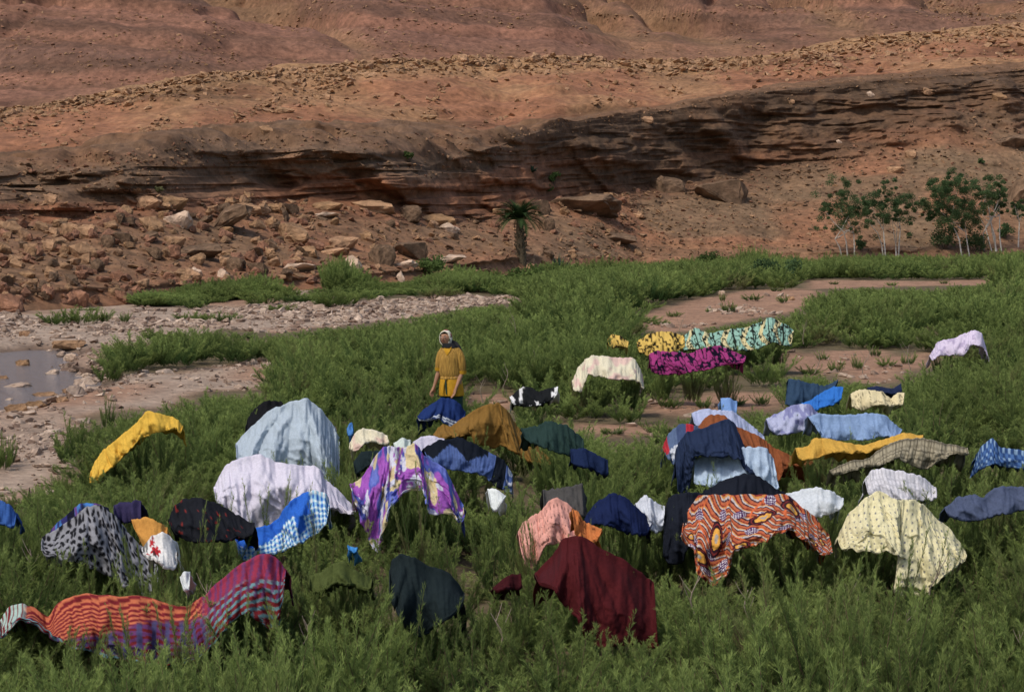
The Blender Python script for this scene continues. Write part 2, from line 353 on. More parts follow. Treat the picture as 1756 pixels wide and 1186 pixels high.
GC = mixc(c_sand, c_grav, np.clip(gm*sstep(0.25, 0.6, vn(GX/2.5, GY/5, 0, 105)+gm*0.2), 0, 1))
GC = mixc(GC, c_sand*0.9, sstep(0.62, 0.8, vn(GX/3, GY/3, 0, 106))*0.6)
GC = mixc(GC, c_mud, (1-sstep(0.0, 0.7, dwn)))
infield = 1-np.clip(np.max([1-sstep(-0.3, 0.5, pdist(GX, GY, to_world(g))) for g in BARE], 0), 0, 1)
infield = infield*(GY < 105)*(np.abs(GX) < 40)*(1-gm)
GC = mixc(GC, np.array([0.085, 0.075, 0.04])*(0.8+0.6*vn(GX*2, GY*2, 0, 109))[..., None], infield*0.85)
GC *= (1+0.18*fbm(GX/0.5, GY/0.5, 0, 2, 107))[..., None]
me = mesh_np('ground', np.stack([GX, GY, gh], -1).reshape(-1, 3), grid_faces(len(gys), len(gxs)), True, GC.reshape(-1, 3))
tag(link('ground', me, M_GROUND), kind='structure')
def gz(x, y):
    i = np.clip(np.searchsorted(gys, y), 0, len(gys)-1); j = np.clip(np.searchsorted(gxs, x), 0, len(gxs)-1)
    return gh[i, j]
# stream water
mw, n, b = newmat('shallow_stream_water'); L = n.links.new
b.inputs['Base Color'].default_value = (0.20, 0.165, 0.15, 1); b.inputs['Roughness'].default_value = 0.12; b.inputs['Specular IOR Level'].default_value = 0.6
geo = nd(n, 'ShaderNodeNewGeometry'); mp = nd(n, 'ShaderNodeMapping'); mp.inputs['Scale'].default_value = (2.2, 0.9, 1); L(geo.outputs['Position'], mp.inputs[0])
nz = nd(n, 'ShaderNodeTexNoise', Scale=3.0, Detail=5.0, Roughness=0.65); L(mp.outputs[0], nz.inputs['Vector'])
bp = nd(n, 'ShaderNodeBump', Strength=1.0, Distance=0.12); L(nz.outputs['Fac'], bp.inputs['Height']); L(bp.outputs[0], b.inputs['Normal'])
wx, wy = np.meshgrid(np.linspace(-60, -5.5, 60), np.linspace(28, 55, 60))
me = mesh_np('stream_water', np.stack([wx, wy, -0.105+0.006*fbm(wx*2, wy, 0, 2, 108)], -1).reshape(-1, 3), grid_faces(60, 60))
tag(link('stream_water', me, mw), kind='structure')

# ---------------------------------------------------------------- rocks
import bmesh
def rock_mesh(name, seed, flat=0.6, rounded=0.25, sub=2, mat=None, block=0.5):
    r = random.Random(seed)
    bm = bmesh.new()
    for q in range(16 if sub else 11):
        v = Vector((r.uniform(-1, 1), r.uniform(-1, 1), r.uniform(-1, 1)))
        m = max(abs(v.x), abs(v.y), abs(v.z)); s = v.normalized()*(1-block) + (v/m)*block
        bm.verts.new((s.x*0.5, s.y*0.5*r.uniform(.8, 1), s.z*0.5*flat))
    bmesh.ops.convex_hull(bm, input=bm.verts)
    bmesh.ops.delete(bm, geom=[v for v in bm.verts if not v.link_faces], context='VERTS')
    if sub:
        bmesh.ops.bevel(bm, geom=list(bm.edges), offset=0.035, segments=1, affect='EDGES', clamp_overlap=True)
        bmesh.ops.triangulate(bm, faces=bm.faces)
        bmesh.ops.subdivide_edges(bm, edges=[e for e in bm.edges if e.calc_length() > 0.16], cuts=1, use_grid_fill=True)
        bmesh.ops.triangulate(bm, faces=bm.faces)
        bmesh.ops.subdivide_edges(bm, edges=[e for e in bm.edges if e.calc_length() > 0.11], cuts=1, use_grid_fill=True)
        bmesh.ops.triangulate(bm, faces=bm.faces)
        co = np.array([v.co for v in bm.verts]); nn = fbm(co[:, 0]*5+seed, co[:, 1]*5, co[:, 2]*11, 4, seed, .6)
        for v, k in zip(bm.verts, nn): v.co += v.co.normalized()*k*0.10
    me = bpy.data.meshes.new(name); bm.to_mesh(me); bm.free()
    for p in me.polygons: p.use_smooth = False
    if mat: me.materials.append(mat)
    return me
ROCK = {}
for key, mat in (('tan', M_TAN), ('dark', M_DARK), ('red', M_RED), ('white', M_WHITE)):
    ROCK[key] = [rock_mesh('rock_'+key, 100+i*7+len(key), flat=(0.5, 0.7, 0.85, 0.6)[i], mat=mat, block=(0.7, 0.5, 0.6, 0.8)[i]) for i in range(4)]
def place_rock(px, py, wpx, hpx, key, name='boulder', label=None, var=None, group=None, kmin=0.0, kmax=99, sink=0.25, rz=None, tilt=0.12, depth=0.8):
    me = ROCK[key][var if var is not None else random.randrange(4)]
    P = hit(px, py + hpx*0.4, kmin, kmax)
    s = F/P[1]
    o = bpy.data.objects.new(name, me); COL.objects.link(o)
    wd, hg = wpx/s, hpx/s
    dz = me_h(me)
    o.location = (P[0], P[1] + wd*0.1, P[2] + hg*(0.5-sink))
    o.scale = (wd*1.08, wd*depth, hg*1.12/dz)
    o.rotation_euler = (random.uniform(-tilt, tilt), random.uniform(-tilt, tilt), rz if rz is not None else random.uniform(-0.5, 0.5))
    tag(o, label or 'rough fallen block lying on the slope', 'boulder', group)
    return o
_mh = {}
def me_h(me):
    if me.name not in _mh:
        z = [v.co.z for v in me.vertices]; _mh[me.name] = max(z)-min(z)
    return _mh[me.name]
HERO = [
 (505, 397, 50, 42, 'tan', 2, 'tan fluted boulder standing alone on the red slope'),
 (517, 459, 54, 17, 'white', 0, 'leftmost pale slab above the green strip, long and flat'),
 (608, 450, 30, 32, 'white', 2, 'pale upright rock between the long flat slab and the grey boulders'),
 (692, 452, 48, 15, 'white', 3, 'low whitish slab just below the two grey boulders'),
 (688, 474, 15, 24, 'white', 1, 'small pale block under the low whitish slab'),
 (652, 434, 50, 44, 'dark', 1, 'left one of two rounded grey conglomerate boulders at the slope foot'),
 (708, 428, 64, 36, 'dark', 2, 'right one of two rounded grey conglomerate boulders, broader than tall'),
 (95, 340, 26, 23, 'tan', 1, 'round pale tan boulder alone on the grey scree at left'),
 (152, 396, 38, 30, 'tan', 1, 'rounded tan boulder in the left rockfall, above a larger squarer one'),
 (146, 427, 44, 32, 'tan', 3, 'squarish tan boulder in the left rockfall, below a rounder one'),
 (124, 392, 30, 26, 'tan', 0, 'leaning tan block touching the rounded boulder of the left rockfall'),
 (386, 372, 92, 58, 'dark', 3, 'biggest dark block, fallen below the overhang with its top tilted'),
 (306, 372, 48, 34, 'white', 3, 'pale square block under the cracked tan ledge left of the dark block'),
 (260, 382, 40, 30, 'tan', 3, 'layered tan block left of the pale square block'),
 (262, 346, 44, 24, 'tan', 0, 'left half of a tan ledge split by a dark crack'),
 (305, 344, 50, 24, 'tan', 0, 'right half of a tan ledge split by a dark crack'),
 (345, 430, 74, 30, 'dark', 0, 'long dark slab leaning on the slope below the biggest dark block'),
 (300, 412, 36, 22, 'tan', 0, 'small tilted tan slab left of the long leaning dark slab'),
 (388, 393, 26, 14, 'tan', 0, 'flat tan stone at the foot of the biggest dark block'),
 (212, 408, 34, 26, 'dark', 2, 'grey block between the squarish tan boulder and a flat dark block'),
 (252, 404, 36, 20, 'dark', 3, 'flat dark block right of a grey block in the left rockfall'),
 (182, 412, 34, 26, 'dark', 1, 'grey brown block right of the squarish tan boulder'),
 (22, 388, 44, 24, 'tan', 3, 'tan ledge block at the left edge of the rockfall'),
 (45, 402, 20, 30, 'tan', 2, 'upright tan block beside the ledge block at the left edge'),
 (72, 388, 26, 20, 'tan', 1, 'small tan block right of the upright block at left'),
 (12, 424, 30, 26, 'tan', 2, 'tan block lowest at the left edge of the rockfall'),
 (92, 420, 26, 24, 'tan', 1, 'small reddish tan block in a row left of the squarish boulder'),
 (66, 424, 24, 22, 'tan', 0, 'small tan block between the lowest edge block and the row'),
 (420, 355, 50, 20, 'tan', 3, 'tan ledge stone in the shadow of the overhang'),
 (468, 356, 26, 16, 'tan', 1, 'small tan stone above the bare red slope'),
 (500, 358, 32, 22, 'dark', 2, 'grey stone beside small tan stone above the bare red slope'),
 (567, 352, 52, 18, 'tan', 0, 'flat tan slab in the row under the overhang, leftmost of two'),
 (565, 369, 44, 12, 'white', 0, 'thin whitish slab under the leftmost flat tan slab'),
 (640, 352, 70, 24, 'tan', 3, 'flat tan slab in the row under the overhang, rightmost of two'),
 (700, 362, 48, 30, 'dark', 1, 'brown bulging block right of the flat tan slabs'),
 (748, 376, 62, 26, 'tan', 3, 'pinkish tan ledge with a vertical crack, left of the palm'),
 (770, 390, 34, 20, 'white', 1, 'paler broken block below the pinkish tan ledge'),
 (776, 444, 52, 18, 'white', 0, 'pale crumbling ledge low on the slope left of the palm'),
 (590, 415, 52, 24, 'tan', 0, 'tilted tan slab below the fluted boulder'),
 (540, 420, 34, 20, 'red', 1, 'reddish slab right of the fluted boulder'),
 (630, 405, 24, 18, 'tan', 1, 'small tan stone above the grey boulders'),
 (575, 432, 60, 16, 'tan', 0, 'long thin tan slab pointing up to the right above white slabs'),
 (455, 422, 20, 22, 'tan', 2, 'small pointed tan stone below the bare red slope'),
 (340, 465, 26, 18, 'white', 1, 'small pale triangular stone near the slope foot'),
 (388, 468, 20, 20, 'white', 2, 'small pale stone right of the triangular one'),
 (402, 450, 44, 30, 'dark', 1, 'dark rounded block above two small pale stones'),
 (446, 460, 36, 28, 'dark', 2, 'dark block beside the long pale slab'),
 (290, 470, 26, 16, 'tan', 1, 'tan stone on the lower slope above the green strip at left'),
 (15, 522, 52, 44, 'red', 2, 'big reddish brown rock at the left edge by the gravel'),
 (136, 508, 40, 34, 'red', 0, 'reddish leaning rock at the slope foot behind the left bush'),
 (88, 495, 24, 20, 'tan', 1, 'tan stone at the slope foot between two reddish rocks'),
 (60, 470, 30, 14, 'tan', 0, 'flat tan stone on the lower left slope'),
 (1240, 322, 92, 50, 'dark', 2, 'big round grey slab half buried right of the cliff crack'),
 (1140, 312, 66, 42, 'dark', 1, 'rounded grey boulder left of the big round slab'),
 (1000, 345, 120, 44, 'dark', 0, 'long overhanging dark block above and right of the palm'),
 (935, 382, 30, 28, 'dark', 1, 'dark rounded rock right of the palm crown'),
 (925, 352, 44, 34, 'dark', 2, 'dark block left end of the long overhanging block'),
 (1062, 408, 60, 22, 'dark', 0, 'slanting grey slab on the red slope right of the palm'),
 (1096, 432, 14, 16, 'tan', 2, 'small tan stone low on the slope right of the palm'),
 (1535, 290, 28, 14, 'tan', 0, 'flat orange tan stone on the right scree'),
 (1561, 265, 22, 18, 'tan', 1, 'round tan stone on the right scree above a flat one'),
 (1491, 161, 14, 11, 'white', 1, 'pale round stone on top of the right cliff'),
 (1587, 156, 24, 12, 'tan', 0, 'tan flat stone on top of the right cliff'),
 (1703, 165, 24, 16, 'tan', 3, 'tan stone high on the cliff at the right edge'),
 (1356, 175, 14, 10, 'tan', 1, 'small orange stone near the right cliff rim'),
 (1433, 243, 10, 8, 'white', 1, 'tiny pale stone in the band of the right cliff'),
 (560, 166, 16, 14, 'tan', 1, 'rounded stone alone on the red slope below the rubble crest'),
 (488, 190, 34, 12, 'tan', 0, 'long slab pointing up on the red slope below the crest'),
 (462, 222, 24, 16, 'tan', 3, 'slab stone near the rim at the foot of the long slab'),
 (735, 200, 30, 10, 'tan', 0, 'flat stone on the red slope above the shelf'),
 (1110, 205, 22, 14, 'tan', 1, 'tan boulder on the rim of the right cliff'),
 (1740, 320, 60, 60, 'dark', 3, 'dark cliff block at the right edge behind the trees'),
 (1735, 240, 60, 30, 'dark', 0, 'dark ledge at the right edge above the scree'),
]
for (px, py, wp, hp, key, var, lab) in HERO:
    place_rock(px, py, wp, hp, key, label=lab, var=var, kmin=1.0, kmax=7.0, tilt=0.15, sink=0.42 if px in (1240, 1140, 1000, 925, 1740, 1735) else 0.3)
# rubble: the largest stones of the crest and slopes as things, the rest joined as stuff
cand = []
def add_c(n, pxr, yfun, smin, smax, key, kmin, kmax, lab, grp):
    for q in range(n):
        px = random.uniform(*pxr); py = yfun(px)
        s = smin*(smax/smin)**(random.random()**2.2)
        if lab in ('',) and vn(px/55, py/16, 0, 120) < random.uniform(.35, .75): continue
        if 'red slope' in lab and vn(px/45, py/25, 0, 121) < random.uniform(.3, .75): continue
        cand.append((s, px, py, key() if callable(key) else key, kmin, kmax, lab, grp))
tanred = lambda: 'tan' if random.random() < 0.85 else 'red'
add_c(2600, (-60, 1310), lambda p: y_crest(p) + abs(random.gauss(0, 1))*14 + 1, 3.5, 17, 'tan', 5.8, 7.0, 'ochre stone in the rubble along the crest', 'rubble along the crest')
add_c(900, (1290, 1800), lambda p: y_crest(p) + abs(random.gauss(0, 1))*22 + 1, 3.5, 16, 'tan', 5.8, 7.0, 'ochre stone in the rubble along the crest', 'rubble along the crest')
def redslope(p):
    t = random.random(); return y_crest(p)*(1-t) + y_rim(p)*t - 2
add_c(4500, (-60, 1756), redslope, 1.8, 14, tanred, 5.6, 7.0, 'tan loose stone on the red slope between crest and cliff rim', 'loose stones on the red slope')
def streak(p):   # runs of debris slanting down to the left
    c = random.choice([(420, 200, -0.55), (560, 150, -0.5), (250, 230, -0.4), (740, 190, -2.5), (480, 170, -0.6)])
    return c
for q in range(800):
    c = streak(0); t = random.gauss(0, 28); cand.append((2.4*6**(random.random()**2.5), c[0]+t+random.gauss(0, 6), c[1]+t*c[2]+random.gauss(0, 7), 'tan', 5.6, 7.0, 'tan loose stone on the red slope between crest and cliff rim', 'loose stones on the red slope'))
def talus(p):
    t = random.random(); return y_foot(p)*(1-t) + (y_base(p)-8)*t
mixk = lambda: random.choice(['tan', 'tan', 'tan', 'red', 'dark', 'red'])
add_c(1900, (-60, 540), talus, 2.2, 27, mixk, 1.2, 3.3, 'broken stone in the rockfall below the cliff', 'broken stones of the rockfall')
add_c(1500, (500, 1100), talus, 2.0, 18, mixk, 1.2, 3.3, 'broken stone in the rockfall below the cliff', 'broken stones of the rockfall')
add_c(5200, (1000, 1800), talus, 1.4, 9, lambda: random.choice(['tan', 'tan', 'dark', 'dark', 'red']), 1.2, 3.2, 'small stone on the brown scree at right', 'small stones of the scree')
add_c(1100, (-60, 330), lambda p: random.uniform(y_rim(p)+8, y_foot(p)), 2.0, 12, mixk, 2.8, 5.2, 'broken stone in the rockfall below the cliff', 'broken stones of the rockfall')
add_c(900, (300, 900), lambda p: random.uniform(y_rim(p)-2, y_edge(p)+25), 1.8, 9, mixk, 3.3, 5.4, 'stone lying on the brown shelf of the cliff', 'stones on the cliff rim')
add_c(500, (860, 1800), lambda p: y_rim(p)+abs(random.gauss(0, 1))*16, 1.8, 6, 'tan', 3.5, 5.4, 'tan small stone on the rim of the right cliff', 'stones on the cliff rim')
add_c(6500, (-60, 1800), lambda p: random.uniform(5, max(y_crest(p)-4, 18)), 1.8, 8, tanred, 8.0, 10.5, '', 'far')
cand.sort(key=lambda c: -c[0])
big = [c for c in cand if c[7] != 'far'][:240]
bigset = set(id(c) for c in big)
def zone_lab(lab, px):
    z = [(150, 'far left'), (350, 'left, above the stream'), (560, 'left of the fluted boulder'), (760, 'left of the palm'), (960, 'around the palm'), (1180, 'right of the palm'), (1400, 'between palm and trees'), (3000, 'above the trees')]
    return lab + ', ' + next(n for m, n in z if px < m)
for (s, px, py, key, k0, k1, lab, grp) in big:
    place_rock(px, py, s*random.uniform(0.9, 1.4), s*random.uniform(0.55, 0.9), key, name='rock', label=zone_lab(lab.replace('broken stone', ('large ' if s > 18 else 'smaller ')+{'tan': 'tan', 'dark': 'grey', 'red': 'reddish', 'white': 'pale'}[key]+' stone').replace(' below the cliff', ''), px), group=grp, kmin=k0, kmax=k1, tilt=0.5, sink=0.15, rz=random.uniform(0, 6))

def scatter_stuff(name, pts, rots, scl, idx, protos):
    """one object whose points carry small instanced shapes"""
    pts = np.asarray(pts, float)
    me = bpy.data.meshes.new(name); me.vertices.add(len(pts)); me.vertices.foreach_set('co', pts.astype(np.float32).ravel())
    for nm, ty, dat, prop in (('rot', 'FLOAT_VECTOR', rots, 'vector'), ('scl', 'FLOAT_VECTOR', scl, 'vector'), ('idx', 'INT', idx, 'value')):
        a = me.attributes.new(nm, ty, 'POINT')
        a.data.foreach_set(prop, np.asarray(dat, np.int32 if ty == 'INT' else np.float32).ravel())
    me.update()
    coll = bpy.data.collections.new(name+'_shapes')
    for k, p in enumerate(protos):
        o = bpy.data.objects.new('%s_shape_%02d' % (name, k), p); coll.objects.link(o)
    g = bpy.data.node_groups.new(name+'_scatter', 'GeometryNodeTree')
    g.interface.new_socket('Geometry', in_out='INPUT', socket_type='NodeSocketGeometry')
    g.interface.new_socket('Geometry', in_out='OUTPUT', socket_type='NodeSocketGeometry')
    gi = g.nodes.new('NodeGroupInput'); go = g.nodes.new('NodeGroupOutput')
    ip = g.nodes.new('GeometryNodeInstanceOnPoints'); ci = g.nodes.new('GeometryNodeCollectionInfo')
    ci.inputs['Collection'].default_value = coll; ci.inputs['Separate Children'].default_value = True; ci.inputs['Reset Children'].default_value = True
    ip.inputs['Pick Instance'].default_value = True
    def att(nm, ty):
        a = g.nodes.new('GeometryNodeInputNamedAttribute'); a.data_type = ty; a.inputs['Name'].default_value = nm; return a.outputs['Attribute']
    g.links.new(gi.outputs[0], ip.inputs['Points']); g.links.new(ci.outputs[0], ip.inputs['Instance'])
    g.links.new(att('idx', 'INT'), ip.inputs['Instance Index'])
    e2r = g.nodes.new('FunctionNodeEulerToRotation'); g.links.new(att('rot', 'FLOAT_VECTOR'), e2r.inputs[0]); g.links.new(e2r.outputs[0], ip.inputs['Rotation'])
    g.links.new(att('scl', 'FLOAT_VECTOR'), ip.inputs['Scale']); g.links.new(ip.outputs[0], go.inputs[0])
    o = bpy.data.objects.new(name, me); COL.objects.link(o)
    md = o.modifiers.new('scatter', 'NODES'); md.node_group = g
    return o
small = {k: [rock_mesh('stone', 900+i+len(k), 0.6, sub=0, mat=m, block=0.6) for i in range(3)] for k, m in (('tan', M_TAN), ('dark', M_DARK), ('red', M_RED))}
protos = small['tan'] + small['dark'] + small['red']; koff = {'tan': 0, 'dark': 3, 'red': 6}
P_, R_, S_, I_ = [], [], [], []
for c in cand:
    if id(c) in bigset: continue
    s, px, py, key, k0, k1, lab, grp = c
    if not -60 < px < 1816: continue
    p = hit(px, py, k0, k1); m = s*p[1]/F
    P_.append(p + np.array([0, 0, m*0.12])); R_.append([random.uniform(-.6, .6), random.uniform(-.6, .6), random.uniform(0, 6.3)])
    S_.append([m*random.uniform(.9, 1.5), m*random.uniform(.7, 1.2), m*random.uniform(.6, 1.1)]); I_.append(koff[key]+random.randrange(3))
tag(scatter_stuff('scree_stones', P_, R_, S_, I_, protos), 'small stones strewn over the crest, red slope and scree', 'scree', kind='stuff')

# river stones
pebs = [rock_mesh('pebble', 700+i, 0.55, sub=0, mat=M_PEB, block=0.2) for i in range(5)]
RS = [rock_mesh('river_rock', 720+i, 0.6, mat=(M_PEB, M_TAN, M_WHITE)[i % 3], block=0.25) for i in range(6)]
P_, R_, S_, I_ = [], [], [], []
def wpoly(poly): return np.array(to_world(poly))
WP = [to_world(g) for g in (G1, G2, S1)]
N = 120000
xs = RNG.uniform(-24, 12, N); ys = RNG.uniform(17, 75, N)
ppx, ppy = proj(np.stack([xs, ys, 0*xs], -1))
dmin = np.minimum(pdist(xs, ys, WP[0]), pdist(xs, ys, WP[1]))
inS = pdist(xs, ys, WP[2]) < 0
dens = vn(xs/2.5, ys/4, 0, 110)
keep = (dmin < 0.4) & (RNG.random(N) < 0.15+0.85*sstep(0.3, 0.65, dens)) | (inS & (dens > 0.62) & (RNG.random(N) < 0.12))
keep &= (ppx > -60) & (ppx < 1500)
dwp = pdist(xs, ys, WW)
keep &= (dwp > -0.3) | (RNG.random(N) < 0.35)
for g_ in (S5, S4, S6, S3, S2): keep |= (pdist(xs, ys, to_world(g_)) < 0.2) & (vn(xs/1.5, ys/2, 0, 111) > 0.5) & (RNG.random(N) < 0.10)
xs, ys, dwp = xs[keep][:34000], ys[keep][:34000], dwp[keep][:34000]
sz = 0.045*(5.5**(RNG.random(len(xs))**2.4)) * (1+0.6*sstep(45, 60, ys)) * (1 + 0.5*np.exp(-np.abs(dwp)))
zs = gz(xs, ys) + sz*0.1
tag(scatter_stuff('gravel', np.stack([xs, ys, zs], -1), np.stack([RNG.normal(0, .25, len(xs)), RNG.normal(0, .25, len(xs)), RNG.uniform(0, 6.28, len(xs))], -1),
    np.stack([sz*RNG.uniform(.9, 1.5, len(xs)), sz*RNG.uniform(.8, 1.2, len(xs)), sz*RNG.uniform(.7, 1.1, len(xs))], -1), RNG.integers(0, 5, len(xs)), pebs),
    'pale river gravel and pebbles around the stream', 'gravel', kind='stuff')
STONES = [(40, 612, 28, 14, 1, 'pale tan boulder standing in the stream, farthest one'), (6, 636, 18, 10, 1, 'orange tan stone in the stream at the left edge'),
 (90, 628, 26, 10, 0, 'grey stone at the right side of the stream'), (30, 648, 54, 12, 0, 'long grey stone bar island in the middle of the stream'),
 (78, 664, 46, 9, 1, 'flat orange slab lying in the near part of the stream'), (118, 660, 24, 8, 1, 'small flat tan slab by the right bank of the stream'),
 (60, 696, 40, 14, 1, 'broad orange tan stone on the near bank'), (30, 706, 46, 18, 1, 'largest orange tan stone of the near bank, at left'),
 (130, 676, 44, 22, 3, 'dark earthy clod on the near bank of the stream'), (108, 690, 24, 12, 1, 'tan stone beside the dark earthy clod'),
 (150, 636, 20, 9, 2, 'whitish stone on the right bank'), (122, 612, 24, 12, 2, 'pale stone where the stream narrows'), (105, 600, 18, 9, 0, 'grey pale stone above the narrow of the stream'),
 (42, 571, 20, 9, 4, 'reddish stone on the far gravel bar'), (118, 590, 60, 12, 4, 'long tan stone bar on the far bank'), (237, 662, 14, 9, 2, 'pale round stone below the bush island'),
 (206, 680, 12, 7, 2, 'small pale stone on the grey gravel'), (1238, 502, 14, 8, 2, 'pale stone on the pink sand left of centre'), (1356, 512, 16, 8, 1, 'tan stone in the middle of the pink sand'), (1394, 516, 9, 6, 2, 'whitish stone at the right end of the pink sand'),
 (15, 672, 20, 8, 0, 'grey stone in the near stream at left'), (168, 628, 16, 9, 0, 'grey stone at the tip of the bush island'), (350, 560, 14, 8, 2, 'pale stone in the gravel above the bush island'), (95, 575, 22, 8, 0, 'grey flat stone on the far gravel bar')]
for (px, py, wp, hp, v, lab) in STONES:
    P = unproj(px, py+hp*0.4, gdist(py+hp*0.4)); s = F/P[1]; me = RS[v]
    o = link('stone', me); o.location = (P[0], P[1], gz(P[0], P[1])*0.5 + hp/s*0.32); o.scale = (wp/s*1.05, wp/s*0.9, hp/s*1.3/me_h(me)); o.rotation_euler = (0, 0, random.uniform(-.4, .4))
    tag(o, lab, 'stone')
# ---------------------------------------------------------------- laundry: cloth shapes draped over the bushes
CLOTH = []      # (name, label, category, pairs(xt,yt,xb,yb), options)
def CL(name, label, cat, pairs, **o): CLOTH.append((name, label, cat, np.array(pairs, float), o))
def rgb(*c): return np.array([(v/255.0)**2.2 for v in c])
# albedo patterns: f(u, v, U, Vv) with u, v in metres and U, Vv in 0..1 -> (...,3)
def solid(*c, var=0.08):
    c = rgb(*c)
    return lambda u, v, U, W: c*(1+var*fbm(u*3, v*3, 0, 3, 7))[..., None]
def blend(a, b, m): return np.asarray(a)*(1-m[..., None]) + np.asarray(b)*m[..., None]
def p_leopard(u, v, U, W):
    g = rgb(128, 128, 134); k = rgb(28, 28, 32); s = 0.055
    x, y = u/s, v/s; i, j = np.floor(x), np.floor(y); d = np.full(u.shape, 9.0); rr = 0
    for a in (-1, 0, 1):
        for b_ in (-1, 0, 1):
            ci, cj = (i+a).astype(np.int64), (j+b_).astype(np.int64)
            cx, cy = ci+_h(ci, cj, 0*ci, 1)*0.8+.1, cj+_h(ci, cj, 0*ci, 2)*0.8+.1
            ang = _h(ci, cj, 0*ci, 3)*3.14; dx, dy = x-cx, y-cy
            e = np.hypot(dx*np.cos(ang)+dy*np.sin(ang), 1.5*(-dx*np.sin(ang)+dy*np.cos(ang)))
            d = np.minimum(d, e)
    return blend(k, g, sstep(0.36, 0.5, d))
def p_bluefloral(u, v, U, W):
    a = fbm(u*14, v*14, 0, 2, 11); b_ = fbm(u*18, v*18, 0, 2, 12)
    c = blend(rgb(48, 48, 100), rgb(60, 120, 190), sstep(0.05, 0.2, a)); c = blend(c, rgb(95, 60, 120), sstep(0.15, 0.3, b_))
    return blend(c, rgb(24, 26, 44), sstep(0.1, 0.25, fbm(u*11, v*11, 0, 2, 13)))
def checks(base, c2, c3, per=0.06, w_=0.4, diag=0.0):
    base, c2, c3 = rgb(*base), rgb(*c2), rgb(*c3)
    def f(u, v, U, W):
        a, b_ = u+diag*v, v-diag*u
        s1 = (np.mod(a/per, 1) < w_).astype(float); s2 = (np.mod(b_/per, 1) < w_).astype(float)
        return blend(blend(base, c2, np.clip(s1+s2, 0, 1)*0.85), c3, s1*s2)
    return f
def p_blueshirt(u, v, U, W):
    ck = checks((22, 88, 175), (150, 205, 228), (232, 245, 250), 0.045, 0.45)(u, v, U, W)
    m = ((W < 0.34 + 0.10*np.sin(U*9)) & (U < 0.78)) | ((U > 0.62) & (U < 0.70) & (W < 0.7))
    return blend(ck, rgb(22, 95, 195), m.astype(float))
def p_blanket(u, v, U, W):
    # bands across the length: orange/red bars, then purple/magenta, then red with teal stripes
    st = np.mod(v/0.032 + 9*U + 0.9*vn(u*5, v*5, 0, 3), 1)
    bar = np.where(st < 0.45, 1.0, 0.0)
    red, org, pur, blu, tea, mag = rgb(115, 28, 36), rgb(190, 98, 58), rgb(96, 50, 96), rgb(62, 70, 108), rgb(92, 130, 136), rgb(138, 38, 66)
    c = blend(red, org, bar*1.0)
    low = blend(red*0.8, pur, (np.mod(v/0.05+2*U, 1) < 0.6).astype(float)); low = blend(low, blu, (np.mod(u/0.11, 1) < 0.35).astype(float)*0.8)
    c = blend(c, low, sstep(0.28, 0.36, W-0.35*np.exp(-((U-0.22)/0.12)**2)+0.15*np.sin(U*14)))
    end = blend(red, tea, (np.mod(v/0.06 + U*2, 1) < 0.42).astype(float))
    end = blend(end, mag, (1-sstep(0.2, 0.32, W)))
    end = blend(end, pur, (np.mod(u/0.085+v*6, 1) < 0.4).astype(float)*(W < 0.55)*0.8)
    c = blend(c, end, sstep(0.62, 0.68, U))
    pale = blend(rgb(150, 175, 165), red, (np.mod(u/0.05, 1) < 0.4).astype(float))
    c = blend(c, pale, 1-sstep(0.10, 0.13, U))
    return blend(c, blend(tea, red, (np.mod(v/0.04, 1) < .4).astype(float)), sstep(0.86, 0.9, W)*(U < 0.7))
def p_redflower(u, v, U, W):
    c = np.ones(u.shape+(3,))*rgb(228, 226, 222)
    for (a, b_, r, cc) in ((0.36, 0.44, 0.055, (175, 22, 35)), (0.12, 0.5, 0.04, (175, 22, 35)), (0.30, 0.12, 0.03, (175, 22, 35))):
        du, dv = (U-a)*u.max(), (W-b_)*v.max(); ang = np.arctan2(dv, du); rr = np.hypot(du, dv)
        c = blend(c, rgb(*cc), (rr < r*(0.45+0.55*np.abs(np.cos(ang*3)))).astype(float))
    dk = fbm(u*30, v*30, 0, 2, 15) > 0.35
    return blend(c, rgb(40, 45, 45), (dk & (U < 0.5)).astype(float)*0.8)
def p_flecks(u, v, U, W): return blend(rgb(30, 32, 38), rgb(120, 35, 30), (vn(u*30, v*30, 0, 19) > 0.9).astype(float))
def p_tiedye(u, v, U, W):
    a = fbm(u*6, v*6, 0, 3, 21); b_ = fbm(u*8, v*5, 3, 3, 22); d = fbm(u*11, v*8, 7, 3, 23)
    c = blend(rgb(72, 84, 165), rgb(150, 75, 170), sstep(-0.02, 0.15, a)); c = blend(c, rgb(96, 110, 190), sstep(0.12, 0.2, -a))
    c = blend(c, rgb(212, 192, 140), sstep(0.14, 0.20, b_)); return blend(c, rgb(205, 205, 222), sstep(0.24, 0.30, d))
